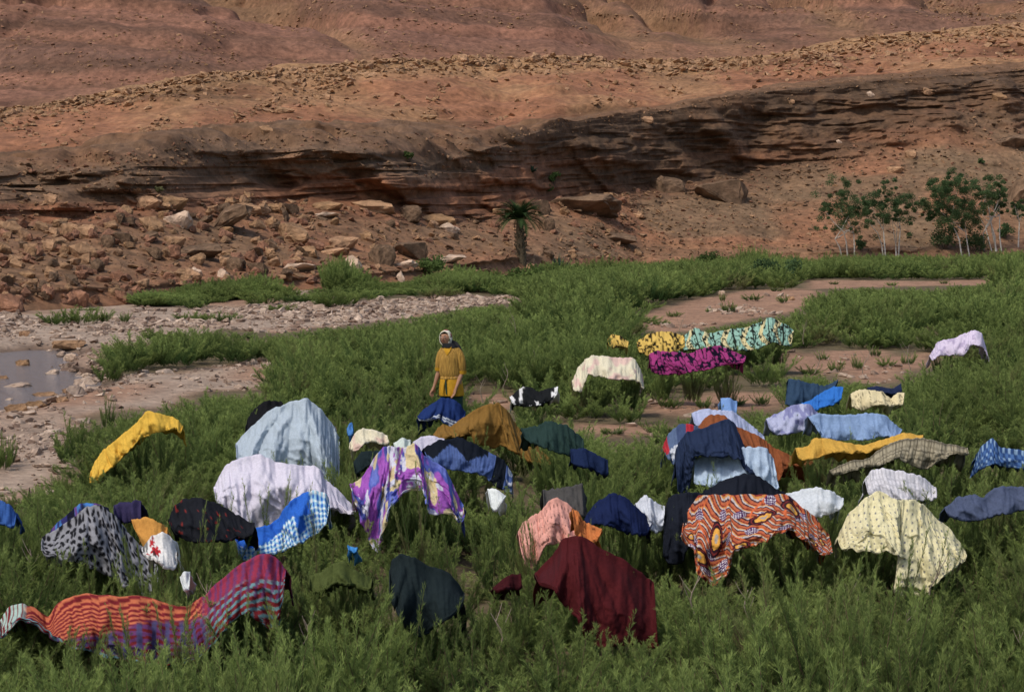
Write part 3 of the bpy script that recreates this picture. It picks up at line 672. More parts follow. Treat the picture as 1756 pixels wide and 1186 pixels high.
def p_african(u, v, U, W):
    ph = (v*1.0 - u*0.35 + 0.035*np.sin(u*17+v*6) + 0.05*fbm(u*4, v*4, 0, 2, 31))/0.072
    q = np.mod(ph, 1); cols = [rgb(178, 84, 40), rgb(118, 32, 36), rgb(196, 128, 48), rgb(182, 172, 168), rgb(66, 38, 52), rgb(172, 92, 54)]
    c = np.zeros(u.shape+(3,))
    for k, cc in enumerate(cols): c[(q >= k/6) & (q < (k+1)/6)] = cc
    c = blend(c, rgb(214, 98, 36), (np.abs(np.mod(u/0.33+0.5*np.sin(v*9), 1)-0.5) < 0.035).astype(float))
    # bunches of white dots on purple
    for q_, (a, b_) in enumerate([(0.17, .18), (0.33, .2), (0.36, .55), (0.12, .55), (0.5, .62), (.56, .32), (.74, .3), (.2, .82), (.66, .8), (.86, .55), (.45, .28), (.24, .60), (.93, .75), (.80, .12), (.08, .85), (.6, .06), (.3, .8)]):
        du, dv = (U-a)*u.max(), (W-b_)*v.max(); r = np.hypot(du*0.8, dv); m = r < 0.05
        dots = ((np.mod(du/0.021, 1)-.5)**2 + (np.mod(dv/0.021, 1)-.5)**2) < 0.09
        c = blend(c, rgb(70, 25, 80), m.astype(float)); c = blend(c, rgb(230, 225, 232), (m & dots).astype(float))
    for (a, b_, ra, rb, ang) in ((0.27, .45, .050, .10, 0.2), (0.07, .58, .045, .06, 0), (0.16, .72, .10, .06, 0.1), (0.56, .38, .11, .05, -0.5), (0.71, .18, .085, .075, 0.5), (0.45, .86, .06, .035, 0), (0.86, .70, .06, .035, 0.4), (0.93, .42, .04, .05, 0)):
        du, dv = (U-a)*u.max(), (W-b_)*v.max(); x = du*math.cos(ang)+dv*math.sin(ang); y = -du*math.sin(ang)+dv*math.cos(ang)
        r = np.hypot(x/ra, y/rb)/1.25
        c = blend(c, rgb(45, 25, 35), ((r < 1.15)).astype(float)); c = blend(c, rgb(120, 40, 40), ((r < .98) & (r > .88)).astype(float))
        c = blend(c, rgb(238, 165, 30), (r < 0.68).astype(float)); c = blend(c, rgb(150, 140, 130), (r < 0.3).astype(float))
    return c
def p_dots(u, v, U, W):
    s = 0.062; x, y = u/s, v/s; y2 = y + 0.5*np.mod(np.floor(x), 2)
    d = np.hypot((np.mod(x, 1)-.5)*1.25, np.mod(y2, 1)-.5)
    return blend(rgb(226, 216, 165), rgb(95, 98, 108), (d < 0.17).astype(float)*0.9)
def p_whiteplaid(u, v, U, W): return blend(rgb(215, 212, 218), rgb(120, 120, 128), (((np.mod(u/0.035, 1) < .2) | (np.mod(v/0.05, 1) < .15))).astype(float)*0.55)
def p_bluejacket(u, v, U, W):
    b_ = rgb(70, 92, 145)*(0.8+0.25*(np.mod(u/0.022, 1) < .6))[..., None]
    yoke = (W < 0.42 - 0.9*np.abs(np.mod(U/0.34+.25, 1)-.5)+0.12) & (U < 0.62)
    c = blend(b_, rgb(22, 28, 38), (yoke | ((U > 0.70) & (U < 0.87))).astype(float))
    return blend(c, rgb(190, 195, 205), ((U > .90) & (np.mod(v/0.1, 1) < .4)).astype(float)*.8)
def p_navystripe(u, v, U, W):
    s = (W > 0.66) & (np.mod((W-0.66)/0.115, 1) < .45) & ((U < .48) | (U > .53)) & (U < 0.8)
    return blend(rgb(26, 48, 98), rgb(215, 225, 235), s.astype(float))
def p_pinkcream(u, v, U, W): return blend(rgb(222, 212, 180), rgb(215, 160, 160), sstep(0.05, 0.25, fbm(u*6, v*6, 0, 2, 41))*0.6)*(1-0.15*sstep(.7, 1, W)*np.abs(U-.5))[..., None]
def p_bw(u, v, U, W): return blend(rgb(30, 32, 34), rgb(222, 222, 222), sstep(0.16, 0.2, fbm(u*14, v*14, 0, 2, 43)+0.75*(np.abs(U-.5)*2)**3-.24))
def p_yellownet(u, v, U, W): return blend(rgb(40, 36, 24), rgb(220, 180, 70), (np.abs(fbm(u*13, v*13, 0, 2, 45)) > 0.17).astype(float))
def p_teal(u, v, U, W):
    a = fbm(u*14, v*14, 0, 2, 47); n_ = fbm(u*2.0, v*2.0, 0, 2, 48)
    f = blend(rgb(128, 170, 152), rgb(208, 192, 135), (np.mod(u/0.42 + 0.3*np.sin(v*8), 1) < .30).astype(float))
    c = blend(f, rgb(34, 40, 34), (np.abs(a) < 0.13).astype(float)); c = blend(c, rgb(34, 40, 34), (np.abs(np.mod(u/0.42, 1)-.4) < .04).astype(float))
    return blend(c, rgb(28, 34, 30), sstep(.9, .93, W)) 
def p_magenta(u, v, U, W):
    a = fbm(u*13, v*13, 0, 2, 51); return blend(rgb(150, 45, 110), rgb(28, 20, 40), (np.abs(a) < 0.15).astype(float) + 0*a)
def p_lilac(u, v, U, W): return blend(rgb(215, 200, 225), rgb(140, 125, 160), (fbm(u*14, v*14, 0, 2, 53) > 0.25).astype(float)*(U < .6)*0.7)
def p_bigplaid(u, v, U, W):
    a = np.floor(u/0.14).astype(int) % 3; b_ = np.floor(v/0.14).astype(int) % 3
    c = np.ones(u.shape+(3,))*rgb(80, 98, 130); c[(a == 0) & (b_ == 0)] = rgb(170, 30, 45); c[(a == 1) & (b_ == 1)] = rgb(190, 195, 205); c[(a == 2) & (b_ == 0)] = rgb(60, 75, 110)
    return c
def p_brownplaid(u, v, U, W):
    l1 = (np.mod(u/0.085, 1) < .12) | (np.mod(v/0.085, 1) < .12); l2 = (np.mod(u/0.085+.5, 1) < .25) | (np.mod(v/0.085+.5, 1) < .25)
    return blend(blend(rgb(150, 140, 115), rgb(95, 88, 70), l2.astype(float)*.6), rgb(60, 55, 45), l1.astype(float)*.8)
def p_flor2(u, v, U, W): return blend(rgb(165, 170, 200), rgb(95, 95, 150), (fbm(u*12, v*12, 0, 2, 57) > 0.12).astype(float)*.7)
def p_knit(c):
    c = rgb(*c)
    def f(u, v, U, W):
        h = ((np.mod(u/0.035, 1)-.5)**2 + (np.mod(v/0.07, 1)-.5)**2*1.0) < 0.025
        return blend(c*(0.88+0.15*(np.mod(v/0.07, 1) > .4))[..., None], c*0.25, h.astype(float))
    return f
def p_lace(c): 
    c = rgb(*c)
    return lambda u, v, U, W: blend(c, c*.25, (np.abs(fbm(u*22, v*22, 0, 2, 59)) < 0.06).astype(float))
def p_jeans(u, v, U, W): return blend(rgb(58, 76, 112)*0.9, rgb(82, 100, 138), sstep(0, .3, fbm(u*5, v*5, 0, 3, 61)))

CL('blanket', 'long multicoloured striped blanket, orange red and purple, lying lowest at the left front', 'blanket',
   [(0,1062,0,1092),(17,1036,12,1075),(38,1030,36,1052),(62,1042,62,1062),(84,1055,92,1082),(100,1030,120,1098),(135,1014,160,1108),(180,1018,200,1118),(250,1019,245,1130),(290,1032,290,1136),(322,1037,335,1130),(352,1017,372,1092),(380,990,396,1058),(410,965,428,1040),(440,948,455,1062),(463,945,474,1078),(480,957,482,1045),(490,976,487,1005)], pat=p_blanket, back=0.5, mask=0.62)
CL('leopard_cloth', 'black and grey leopard spotted cloth draped over a bush at left', 'cloth',
   [(73,918,72,942),(118,890,112,952),(150,864,160,965),(172,862,192,980),(195,878,218,1002),(222,914,240,1014),(270,955,272,1014)], mask=0.94, pat=p_leopard)
CL('floral_cloth', 'blue and purple floral cloth peeping out behind the leopard spotted one', 'cloth',
   [(80,915,88,928),(98,893,105,918),(120,875,125,905),(138,859,150,890),(165,859,170,885),(186,868,190,890)], pat=p_bluefloral, dD=0.5, mask=0)
CL('cloth', 'blue cloth cut off by the left edge of the picture', 'cloth', [(-40,848,-40,888),(0,854,0,890),(16,862,16,896),(28,879,26,897)], pat=solid(45,85,150))
CL('cloth', 'small dark purple cloth behind the mustard one at left', 'cloth', [(195,864,197,878),(205,857,212,888),(225,857,226,888),(233,853,240,886),(242,856,243,888)], pat=solid(52,46,78), dD=0.4)
CL('cloth', 'mustard brown cloth behind the white one with red flowers', 'cloth', [(225,889,246,930),(240,885,252,934),(255,883,262,930),(272,891,276,926),(288,902,288,918)], pat=solid(190,130,40))
CL('blouse', 'white cloth with red flowers beside the mustard one', 'blouse', [(244,937,246,944),(260,915,268,950),(280,908,282,966),(293,915,298,968),(303,943,303,960)], pat=p_redflower, mask=0.94)
CL('rag', 'tiny white rag hanging low above the striped blanket', 'rag', [(309,986,314,1000),(317,974,319,1006),(326,978,326,1006)], pat=solid(215,220,220), h=0.8)
CL('black_cloth', 'black cloth with dull red flecks below the white sheet at left', 'cloth',
   [(290,888,302,912),(300,862,318,918),(314,852,335,922),(342,850,365,922),(369,857,390,920),(403,877,415,914),(437,895,436,908)], pat=p_flecks)
CL('checked_shirt', 'bright blue shirt with blue and white checks, sleeve raised', 'shirt',
   [(401,909,410,952),(420,907,425,955),(441,902,440,950),(460,896,466,944),(478,885,490,936),(490,864,505,928),(505,850,522,922),(520,843,534,914),(540,837,548,905),(558,841,560,893),(565,862,563,880)], pat=p_blueshirt)
CL('knitted_top', 'olive green bulky knit sunk in the bush between shirt and black jacket', 'knitwear',
   [(530,985,530,1006),(553,975,554,1004),(572,961,576,992),(592,957,594,995),(603,972,604,994),(620,977,621,1002),(638,990,636,1004)], pat=solid(72,82,38), h=0.85)
CL('black_jacket', 'black green jacket draped over a bush at the front, left of the maroon blanket', 'jacket',
   [(668,975,667,1012),(673,955,682,1040),(686,946,702,1074),(704,949,722,1084),(737,966,748,1066),(768,978,770,1052),(784,993,786,1036),(796,1015,796,1024)], pat=solid(30,40,42), folds=1.1, mask=0.94, cr=0.4, sl=1.03)
CL('maroon_blanket', 'large maroon woollen blanket over a bush, nearest at the centre front', 'blanket',
   [(917,981,924,994),(945,953,948,998),(966,920,963,1022),(980,915,995,1054),(1000,917,1006,1086),(1034,938,1030,1102),(1070,956,1062,1098),(1099,978,1094,1098),(1121,996,1128,1104)], pat=solid(74,22,26), folds=1.2, lean=0.45, mask=0.94, cr=0.35, sl=1.025)
CL('woollen_cap', 'small dark maroon scrap left of the maroon blanket', 'rag', [(846,1004,848,1007),(860,990,862,1003),(878,979,880,1001),(893,981,895,1003)], pat=solid(62,20,26), h=0.8)
CL('cardigan', 'pink crocheted cardigan above the maroon blanket, one sleeve hanging', 'cardigan',
   [(889,908,893,935),(898,891,905,968),(912,880,918,970),(925,875,930,936),(932,868,940,926),(940,856,948,924),(955,849,962,924),(976,861,977,918),(989,874,987,914)], pat=p_knit((232,160,142)))
CL('lace_scarf', 'orange brown lace piece right of the pink cardigan', 'scarf', [(981,868,985,908),(991,872,993,918),(1001,890,1005,924),(1016,896,1018,922),(1032,904,1028,916)], pat=p_lace((196,110,42)))
CL('cloth', 'dark grey cloth with a pointed corner above the pink cardigan', 'cloth', [(931,838,933,866),(955,834,958,868),(982,830,984,875),(998,823,1001,880),(1004,855,1006,882)], pat=solid(72,70,68))
CL('cloth', 'navy blue cloth behind the pink cardigan, white corner at its right', 'cloth', [(1003,886,1008,894),(1022,858,1028,888),(1049,841,1053,898),(1070,847,1076,908),(1092,866,1096,910),(1120,891,1112,908)], pat=solid(24,36,72))
CL('cloth', 'pointed white cloth between the navy one and the black trousers', 'cloth', [(1090,862,1096,872),(1105,844,1112,898),(1122,856,1126,908),(1140,867,1138,898)], pat=solid(205,210,220), dD=0.3)
CL('black_trousers', 'black trousers hanging left of the orange patterned cloth', 'trousers', [(1140,868,1137,948),(1148,848,1150,962),(1165,842,1170,960),(1190,840,1186,915),(1215,842,1205,900)], pat=solid(28,32,42), dD=0.15)
CL('black_cloth', 'black cloth heaped just behind the orange patterned cloth', 'cloth', [(1206,840,1208,856),(1240,819,1240,858),(1279,807,1280,860),(1301,812,1302,860),(1337,838,1336,860),(1354,844,1352,858)], pat=solid(28,32,42))
CL('patterned_cloth', 'orange African print cloth with yellow ovals and wavy stripes', 'cloth',
   [(1172,893,1167,918),(1182,870,1193,938),(1197,846,1198,975),(1212,845,1221,1000),(1235,845,1248,984),(1255,845,1256,936),(1280,845,1286,932),(1305,845,1310,924),(1330,845,1334,905),(1352,846,1356,902),(1374,865,1379,918),(1401,887,1402,938),(1421,916,1428,947)], pat=p_african, folds=0.7, res=1.35, lean=0.5, mask=0.94)
CL('polka_dot_sheet', 'pale yellow sheet with small grey dots at the right front', 'sheet',
   [(1437,922,1440,934),(1453,880,1465,934),(1478,856,1492,942),(1504,836,1524,936),(1533,852,1550,950),(1550,853,1530,1012),(1569,852,1570,1018),(1584,862,1600,1000),(1602,882,1628,975),(1628,903,1641,962),(1655,942,1658,952)], pat=p_dots, folds=1.1, res=1.35, mask=0.94)
CL('plaid_shirt', 'white finely checked shirt lying above the polka dot sheet', 'shirt', [(1484,821,1487,840),(1493,803,1505,850),(1511,799,1530,852),(1547,804,1555,850),(1584,814,1582,852),(1605,834,1604,848)], pat=p_whiteplaid)
CL('cloth', 'white cloth just behind the right end of the orange patterned cloth', 'cloth', [(1348,844,1370,870),(1375,836,1385,878),(1399,831,1402,880),(1428,839,1428,872),(1446,852,1444,862)], pat=solid(205,212,218))
CL('jeans', 'faded blue grey jeans at the right edge above the foreground bushes', 'jeans', [(1620,868,1624,876),(1640,848,1655,886),(1670,843,1688,884),(1688,848,1692,882),(1705,832,1712,876),(1728,828,1730,872),(1756,831,1756,868),(1800,840,1800,868)], pat=solid(72,82,108))
CL('yellow_cloth', 'bright yellow cloth stretched over a bush at the left by the gravel', 'cloth',
   [(156,805,155,825),(165,785,168,820),(178,767,186,802),(187,760,200,792),(212,740,222,768),(236,720,240,748),(251,701,262,740),(275,705,286,734),(304,715,302,730),(314,729,309,740)], pat=solid(228,178,16), h=1.1)
CL('black_cloth', 'black cloth just behind the left shoulder of the big grey sheet', 'cloth', [(422,722,420,746),(435,700,435,746),(452,686,454,742),(468,684,470,725),(484,688,484,705)], pat=solid(26,26,30), dD=0.9)
CL('grey_sheet', 'big pale blue grey sheet hanging like a tent over a tall bush', 'sheet',
   [(405,757,405,782),(422,738,418,790),(460,703,450,794),(497,686,490,804),(528,681,530,806),(550,699,550,815),(572,727,568,830),(582,757,581,838)], pat=solid(158,172,184), folds=1.3, lean=0.5)
CL('white_sheet', 'large lavender white sheet in front of the grey tent like one', 'sheet',
   [(367,833,370,854),(384,800,393,868),(398,787,416,886),(425,779,441,898),(450,777,463,896),(475,791,487,887),(507,793,514,870),(547,798,548,862),(557,820,570,868),(582,840,590,873),(609,868,610,875)], pat=solid(212,206,222), folds=1.4, lean=0.45)
CL('tie_dye_dress', 'purple blue and yellow blotched dress hanging from a branch left of centre', 'dress',
   [(600,829,604,838),(622,815,620,885),(640,786,634,927),(656,763,649,943),(676,762,666,870),(694,763,690,842),(714,757,728,834),(729,781,738,876),(750,793,755,879),(764,801,774,874),(780,835,791,896),(794,863,797,880)], pat=p_tiedye, h=1.15, mask=0.97)
CL('blue_sweater', 'blue ribbed sweater with a black zigzag yoke right of the blotched dress', 'sweater',
   [(726,767,735,783),(752,752,756,796),(788,746,791,804),(820,762,816,806),(845,775,835,814),(864,786,850,828),(878,810,878,844)], pat=p_bluejacket)
CL('cloth', 'pale lavender cloth edge behind the blue ribbed sweater', 'cloth', [(708,756,715,768),(722,745,728,770),(742,744,744,768),(762,751,760,764)], pat=solid(198,194,214), dD=0.5)
CL('shawl', 'mustard brown shawl hanging in folds from a peak in front of the woman', 'shawl',
   [(743,742,745,750),(757,725,765,748),(775,729,786,745),(796,712,808,738),(820,695,815,758),(838,690,836,762),(855,688,863,760),(870,701,888,772),(888,730,906,787),(915,756,926,792),(942,782,946,795)], pat=solid(124,90,30), folds=1.5)
CL('striped_jacket', 'navy jacket with three white stripes lying just before the woman', 'jacket', [(716,712,718,717),(730,697,736,716),(757,679,752,715),(778,682,770,726),(790,692,782,728),(798,705,796,716)], pat=p_navystripe)
CL('cloth', 'small white and beige cloth right of the big grey sheet', 'cloth', [(600,757,599,766),(610,737,611,770),(622,731,628,754),(640,734,645,752),(655,738,658,757),(664,745,668,757)], pat=p_pinkcream)
CL('rag', 'tiny blue rag above the small white and beige cloth', 'rag', [(595,733,597,745),(600,722,603,742),(604,723,605,735)], pat=solid(62,120,185))
CL('cloth', 'dark green cloth right of the mustard shawl', 'cloth', [(893,733,898,747),(920,728,925,758),(940,719,946,768),(972,726,976,778),(1000,750,1003,786)], pat=solid(38,58,54))
CL('trousers', 'dark navy trousers low in the bush right of the mustard shawl', 'trousers', [(978,768,980,790),(1000,765,1003,796),(1020,774,1022,802),(1042,786,1043,812)], pat=solid(26,40,72))
CL('rag', 'small white cloth in the bush below the blue ribbed sweater', 'rag', [(836,836,842,862),(850,834,850,872),(868,847,858,854)], pat=solid(218,224,222))
CL('rag', 'tiny bright blue rag below the blotched dress', 'rag', [(596,932,599,939),(604,933,606,941),(613,936,613,941)], pat=solid(50,135,205), h=.8)
CL('cloth', 'dark cloth hidden between the white sheet and the blotched dress', 'cloth', [(606,790,610,808),(620,771,622,800),(650,770,646,784)], pat=solid(30,42,44))
CL('rag', 'small pale green white cloth above the blotched dress', 'rag', [(675,758,678,766),(690,747,692,768),(704,753,704,766)], pat=solid(200,212,204))
CL('pink_blanket', 'cream and pink blanket laid over a separate bush right of the woman', 'blanket',
   [(981,652,982,664),(992,627,996,670),(1005,612,1008,640),(1018,606,1026,642),(1053,610,1050,648),(1072,611,1072,648),(1087,611,1087,647),(1098,630,1097,652),(1103,650,1104,664)], pat=p_pinkcream, lean=0.5)
CL('cloth', 'black cloth with white patches left of the cream and pink blanket', 'cloth', [(874,680,878,689),(890,664,893,692),(905,660,910,694),(925,670,928,692),(940,664,942,684),(957,662,956,674)], pat=p_bw, h=0.8)
CL('patterned_cloth', 'small yellow and black patterned cloth, far, left of the bigger one like it', 'cloth', [(1042,580,1044,590),(1050,571,1052,594),(1065,575,1068,592),(1078,585,1078,594)], pat=p_yellownet)
CL('patterned_cloth', 'yellow and black patterned cloth behind the magenta blanket', 'cloth', [(1092,585,1095,602),(1110,572,1112,607),(1130,567,1130,607),(1150,568,1151,604),(1174,575,1174,592)], pat=p_yellownet)
CL('floral_blanket', 'big pale green cream and black flowered blanket on the far bushes', 'blanket',
   [(1159,588,1161,602),(1183,566,1185,598),(1192,561,1206,597),(1215,571,1226,598),(1240,566,1250,599),(1275,560,1280,598),(1300,553,1303,595),(1322,542,1326,584),(1345,554,1345,592),(1361,564,1356,591)], pat=p_teal, h=1.15, res=1.2, lean=0.6)
CL('magenta_blanket', 'magenta and black flowered blanket in front of the pale green one', 'blanket',
   [(1113,606,1117,636),(1125,600,1135,640),(1150,602,1165,638),(1181,604,1196,632),(1207,595,1222,628),(1232,590,1245,622),(1258,600,1264,620),(1279,610,1276,617)], pat=p_magenta, res=1.2, h=1.05)
CL('lilac_cloth', 'lilac and white cloth alone on a bush at the far right', 'cloth', [(1594,610,1597,616),(1608,585,1612,606),(1637,577,1640,606),(1655,570,1652,606),(1671,564,1668,588),(1683,569,1684,592),(1690,592,1692,606),(1695,612,1698,620)], pat=p_lilac)
CL('towel', 'dark slate blue towel behind the bright blue cloth', 'towel', [(1352,648,1345,692),(1370,650,1368,695),(1390,654,1390,692),(1415,660,1411,682),(1437,649,1426,670)], pat=solid(44,66,90))
CL('cloth', 'bright blue bunched cloth in front of the slate blue towel', 'cloth', [(1375,690,1378,702),(1392,682,1395,706),(1408,671,1405,694),(1430,660,1426,692),(1446,662,1441,680)], pat=solid(28,105,190))
CL('cream_cloth', 'cream lace cloth right of the bright blue bunched cloth', 'cloth', [(1458,673,1461,694),(1474,665,1478,700),(1495,666,1496,692),(1513,669,1515,690),(1528,681,1530,692),(1540,670,1541,688),(1551,671,1549,692)], pat=p_lace((222,205,155)))
CL('cloth', 'navy cloth just behind the cream lace cloth', 'cloth', [(1487,662,1487,670),(1505,659,1508,670),(1530,664,1532,672),(1545,655,1546,674)], pat=solid(34,44,72), dD=0.8)
CL('floral_shirt', 'purple and white floral shirt at the left end of the pale blue sheet', 'shirt', [(1314,716,1318,728),(1328,708,1332,742),(1345,700,1348,740),(1360,691,1363,738),(1387,690,1393,730),(1402,706,1405,732)], pat=p_flor2, dD=0.2)
CL('blue_sheet', 'pale blue sheet spread above the long yellow cloth', 'sheet', [(1385,712,1402,728),(1400,706,1410,747),(1430,708,1436,750),(1460,709,1466,750),(1486,705,1491,748),(1517,709,1516,744),(1547,736,1540,744)], pat=solid(122,150,190), folds=1.3)
CL('yellow_cloth', 'long yellow cloth stretched low below the pale blue sheet', 'cloth',
   [(1364,766,1367,782),(1385,762,1388,783),(1397,748,1402,781),(1413,748,1425,770),(1448,755,1462,770),(1482,761,1488,768),(1517,750,1522,759),(1551,739,1557,748),(1583,744,1582,749)], pat=solid(200,152,38))
CL('plaid_shirt', 'brown and beige plaid shirt below the right end of the yellow cloth', 'shirt',
   [(1422,804,1427,810),(1455,789,1461,799),(1488,784,1494,793),(1510,766,1511,790),(1542,752,1536,780),(1577,747,1566,794),(1600,752,1590,801),(1616,757,1610,784),(1640,760,1640,769),(1659,766,1660,776)], pat=p_brownplaid)
CL('plaid_shirt', 'blue plaid shirt at the right edge of the picture', 'shirt', [(1675,780,1662,816),(1682,762,1679,800),(1702,748,1701,788),(1714,764,1715,792),(1740,768,1740,797),(1790,772,1790,802)], pat=checks((62,98,150),(35,62,110),(120,150,180),.07,.4))
CL('cloth', 'sky blue pointed cloth topmost in the heap right of centre', 'cloth', [(1236,681,1236,705),(1249,679,1250,708),(1264,687,1263,707)], pat=solid(112,152,210), dD=0.3)
CL('sheet', 'pale lavender blue sheet behind the brown blanket', 'sheet', [(1186,706,1190,724),(1207,699,1211,728),(1235,701,1236,734),(1258,703,1264,750),(1285,724,1292,756),(1310,745,1311,756)], pat=solid(165,175,208), dD=0.2)
CL('brown_blanket', 'rust brown blanket draped from the heap down to the right', 'blanket', [(1196,731,1200,748),(1215,708,1216,745),(1241,709,1250,750),(1260,727,1276,760),(1300,744,1311,780),(1320,758,1335,822),(1337,771,1343,802),(1362,780,1361,792),(1395,787,1393,793)], pat=solid(132,72,34))
CL('plaid_blanket', 'red blue and grey big squared cloth at the left of the heap', 'cloth', [(1136,765,1143,777),(1146,742,1158,793),(1165,724,1170,798),(1185,724,1186,776),(1200,732,1196,750)], pat=p_bigplaid)
CL('sheet', 'very pale blue sheet seen under the arched jeans', 'sheet', [(1190,782,1191,826),(1215,778,1215,828),(1245,772,1246,830),(1262,766,1264,834),(1285,761,1292,834),(1314,765,1316,838),(1326,785,1336,836)], pat=solid(178,200,224), dD=1.1)
CL('jeans', 'dark blue jeans arched over the pale sheet, one leg hanging each side', 'jeans',
   [(1158,785,1162,840),(1164,755,1182,840),(1178,738,1190,776),(1205,730,1212,779),(1225,725,1232,779),(1245,714,1250,776),(1260,724,1268,784),(1276,762,1286,805),(1295,790,1301,818),(1310,810,1312,824)], pat=solid(36,48,74), h=1.15)

M_CLOTH = []
for rough_, bmp in ((0.9, 0.25),):
    m, n, b = newmat('washed_fabric'); L = n.links.new
    b.inputs['Roughness'].default_value = rough_; b.inputs['Specular IOR Level'].default_value = 0.12
    b.inputs['Sheen Weight'].default_value = 0.0
    at = nd(n, 'ShaderNodeAttribute', attribute_name='col'); tc = nd(n, 'ShaderNodeTexCoord')
    nz = nd(n, 'ShaderNodeTexNoise', Scale=55.0, Detail=4.0); L(tc.outputs['Object'], nz.inputs['Vector'])
    mr = nd(n, 'ShaderNodeMapRange'); mr.inputs['From Min'].default_value = 0.3; mr.inputs['From Max'].default_value = 0.7
    mr.inputs['To Min'].default_value = 0.88; mr.inputs['To Max'].default_value = 1.1; L(nz.outputs['Fac'], mr.inputs['Value'])
    vm = nd(n, 'ShaderNodeVectorMath', operation='SCALE'); L(at.outputs['Color'], vm.inputs[0]); L(mr.outputs[0], vm.inputs['Scale']); L(vm.outputs[0], b.inputs['Base Color'])
    nz2 = nd(n, 'ShaderNodeTexNoise', Scale=14.0, Detail=5.0, Roughness=0.6); L(tc.outputs['Object'], nz2.inputs['Vector'])
    bp = nd(n, 'ShaderNodeBump', Strength=0.35, Distance=0.03); L(nz2.outputs['Fac'], bp.inputs['Height']); L(bp.outputs[0], b.inputs['Normal'])
    M_CLOTH.append(m)

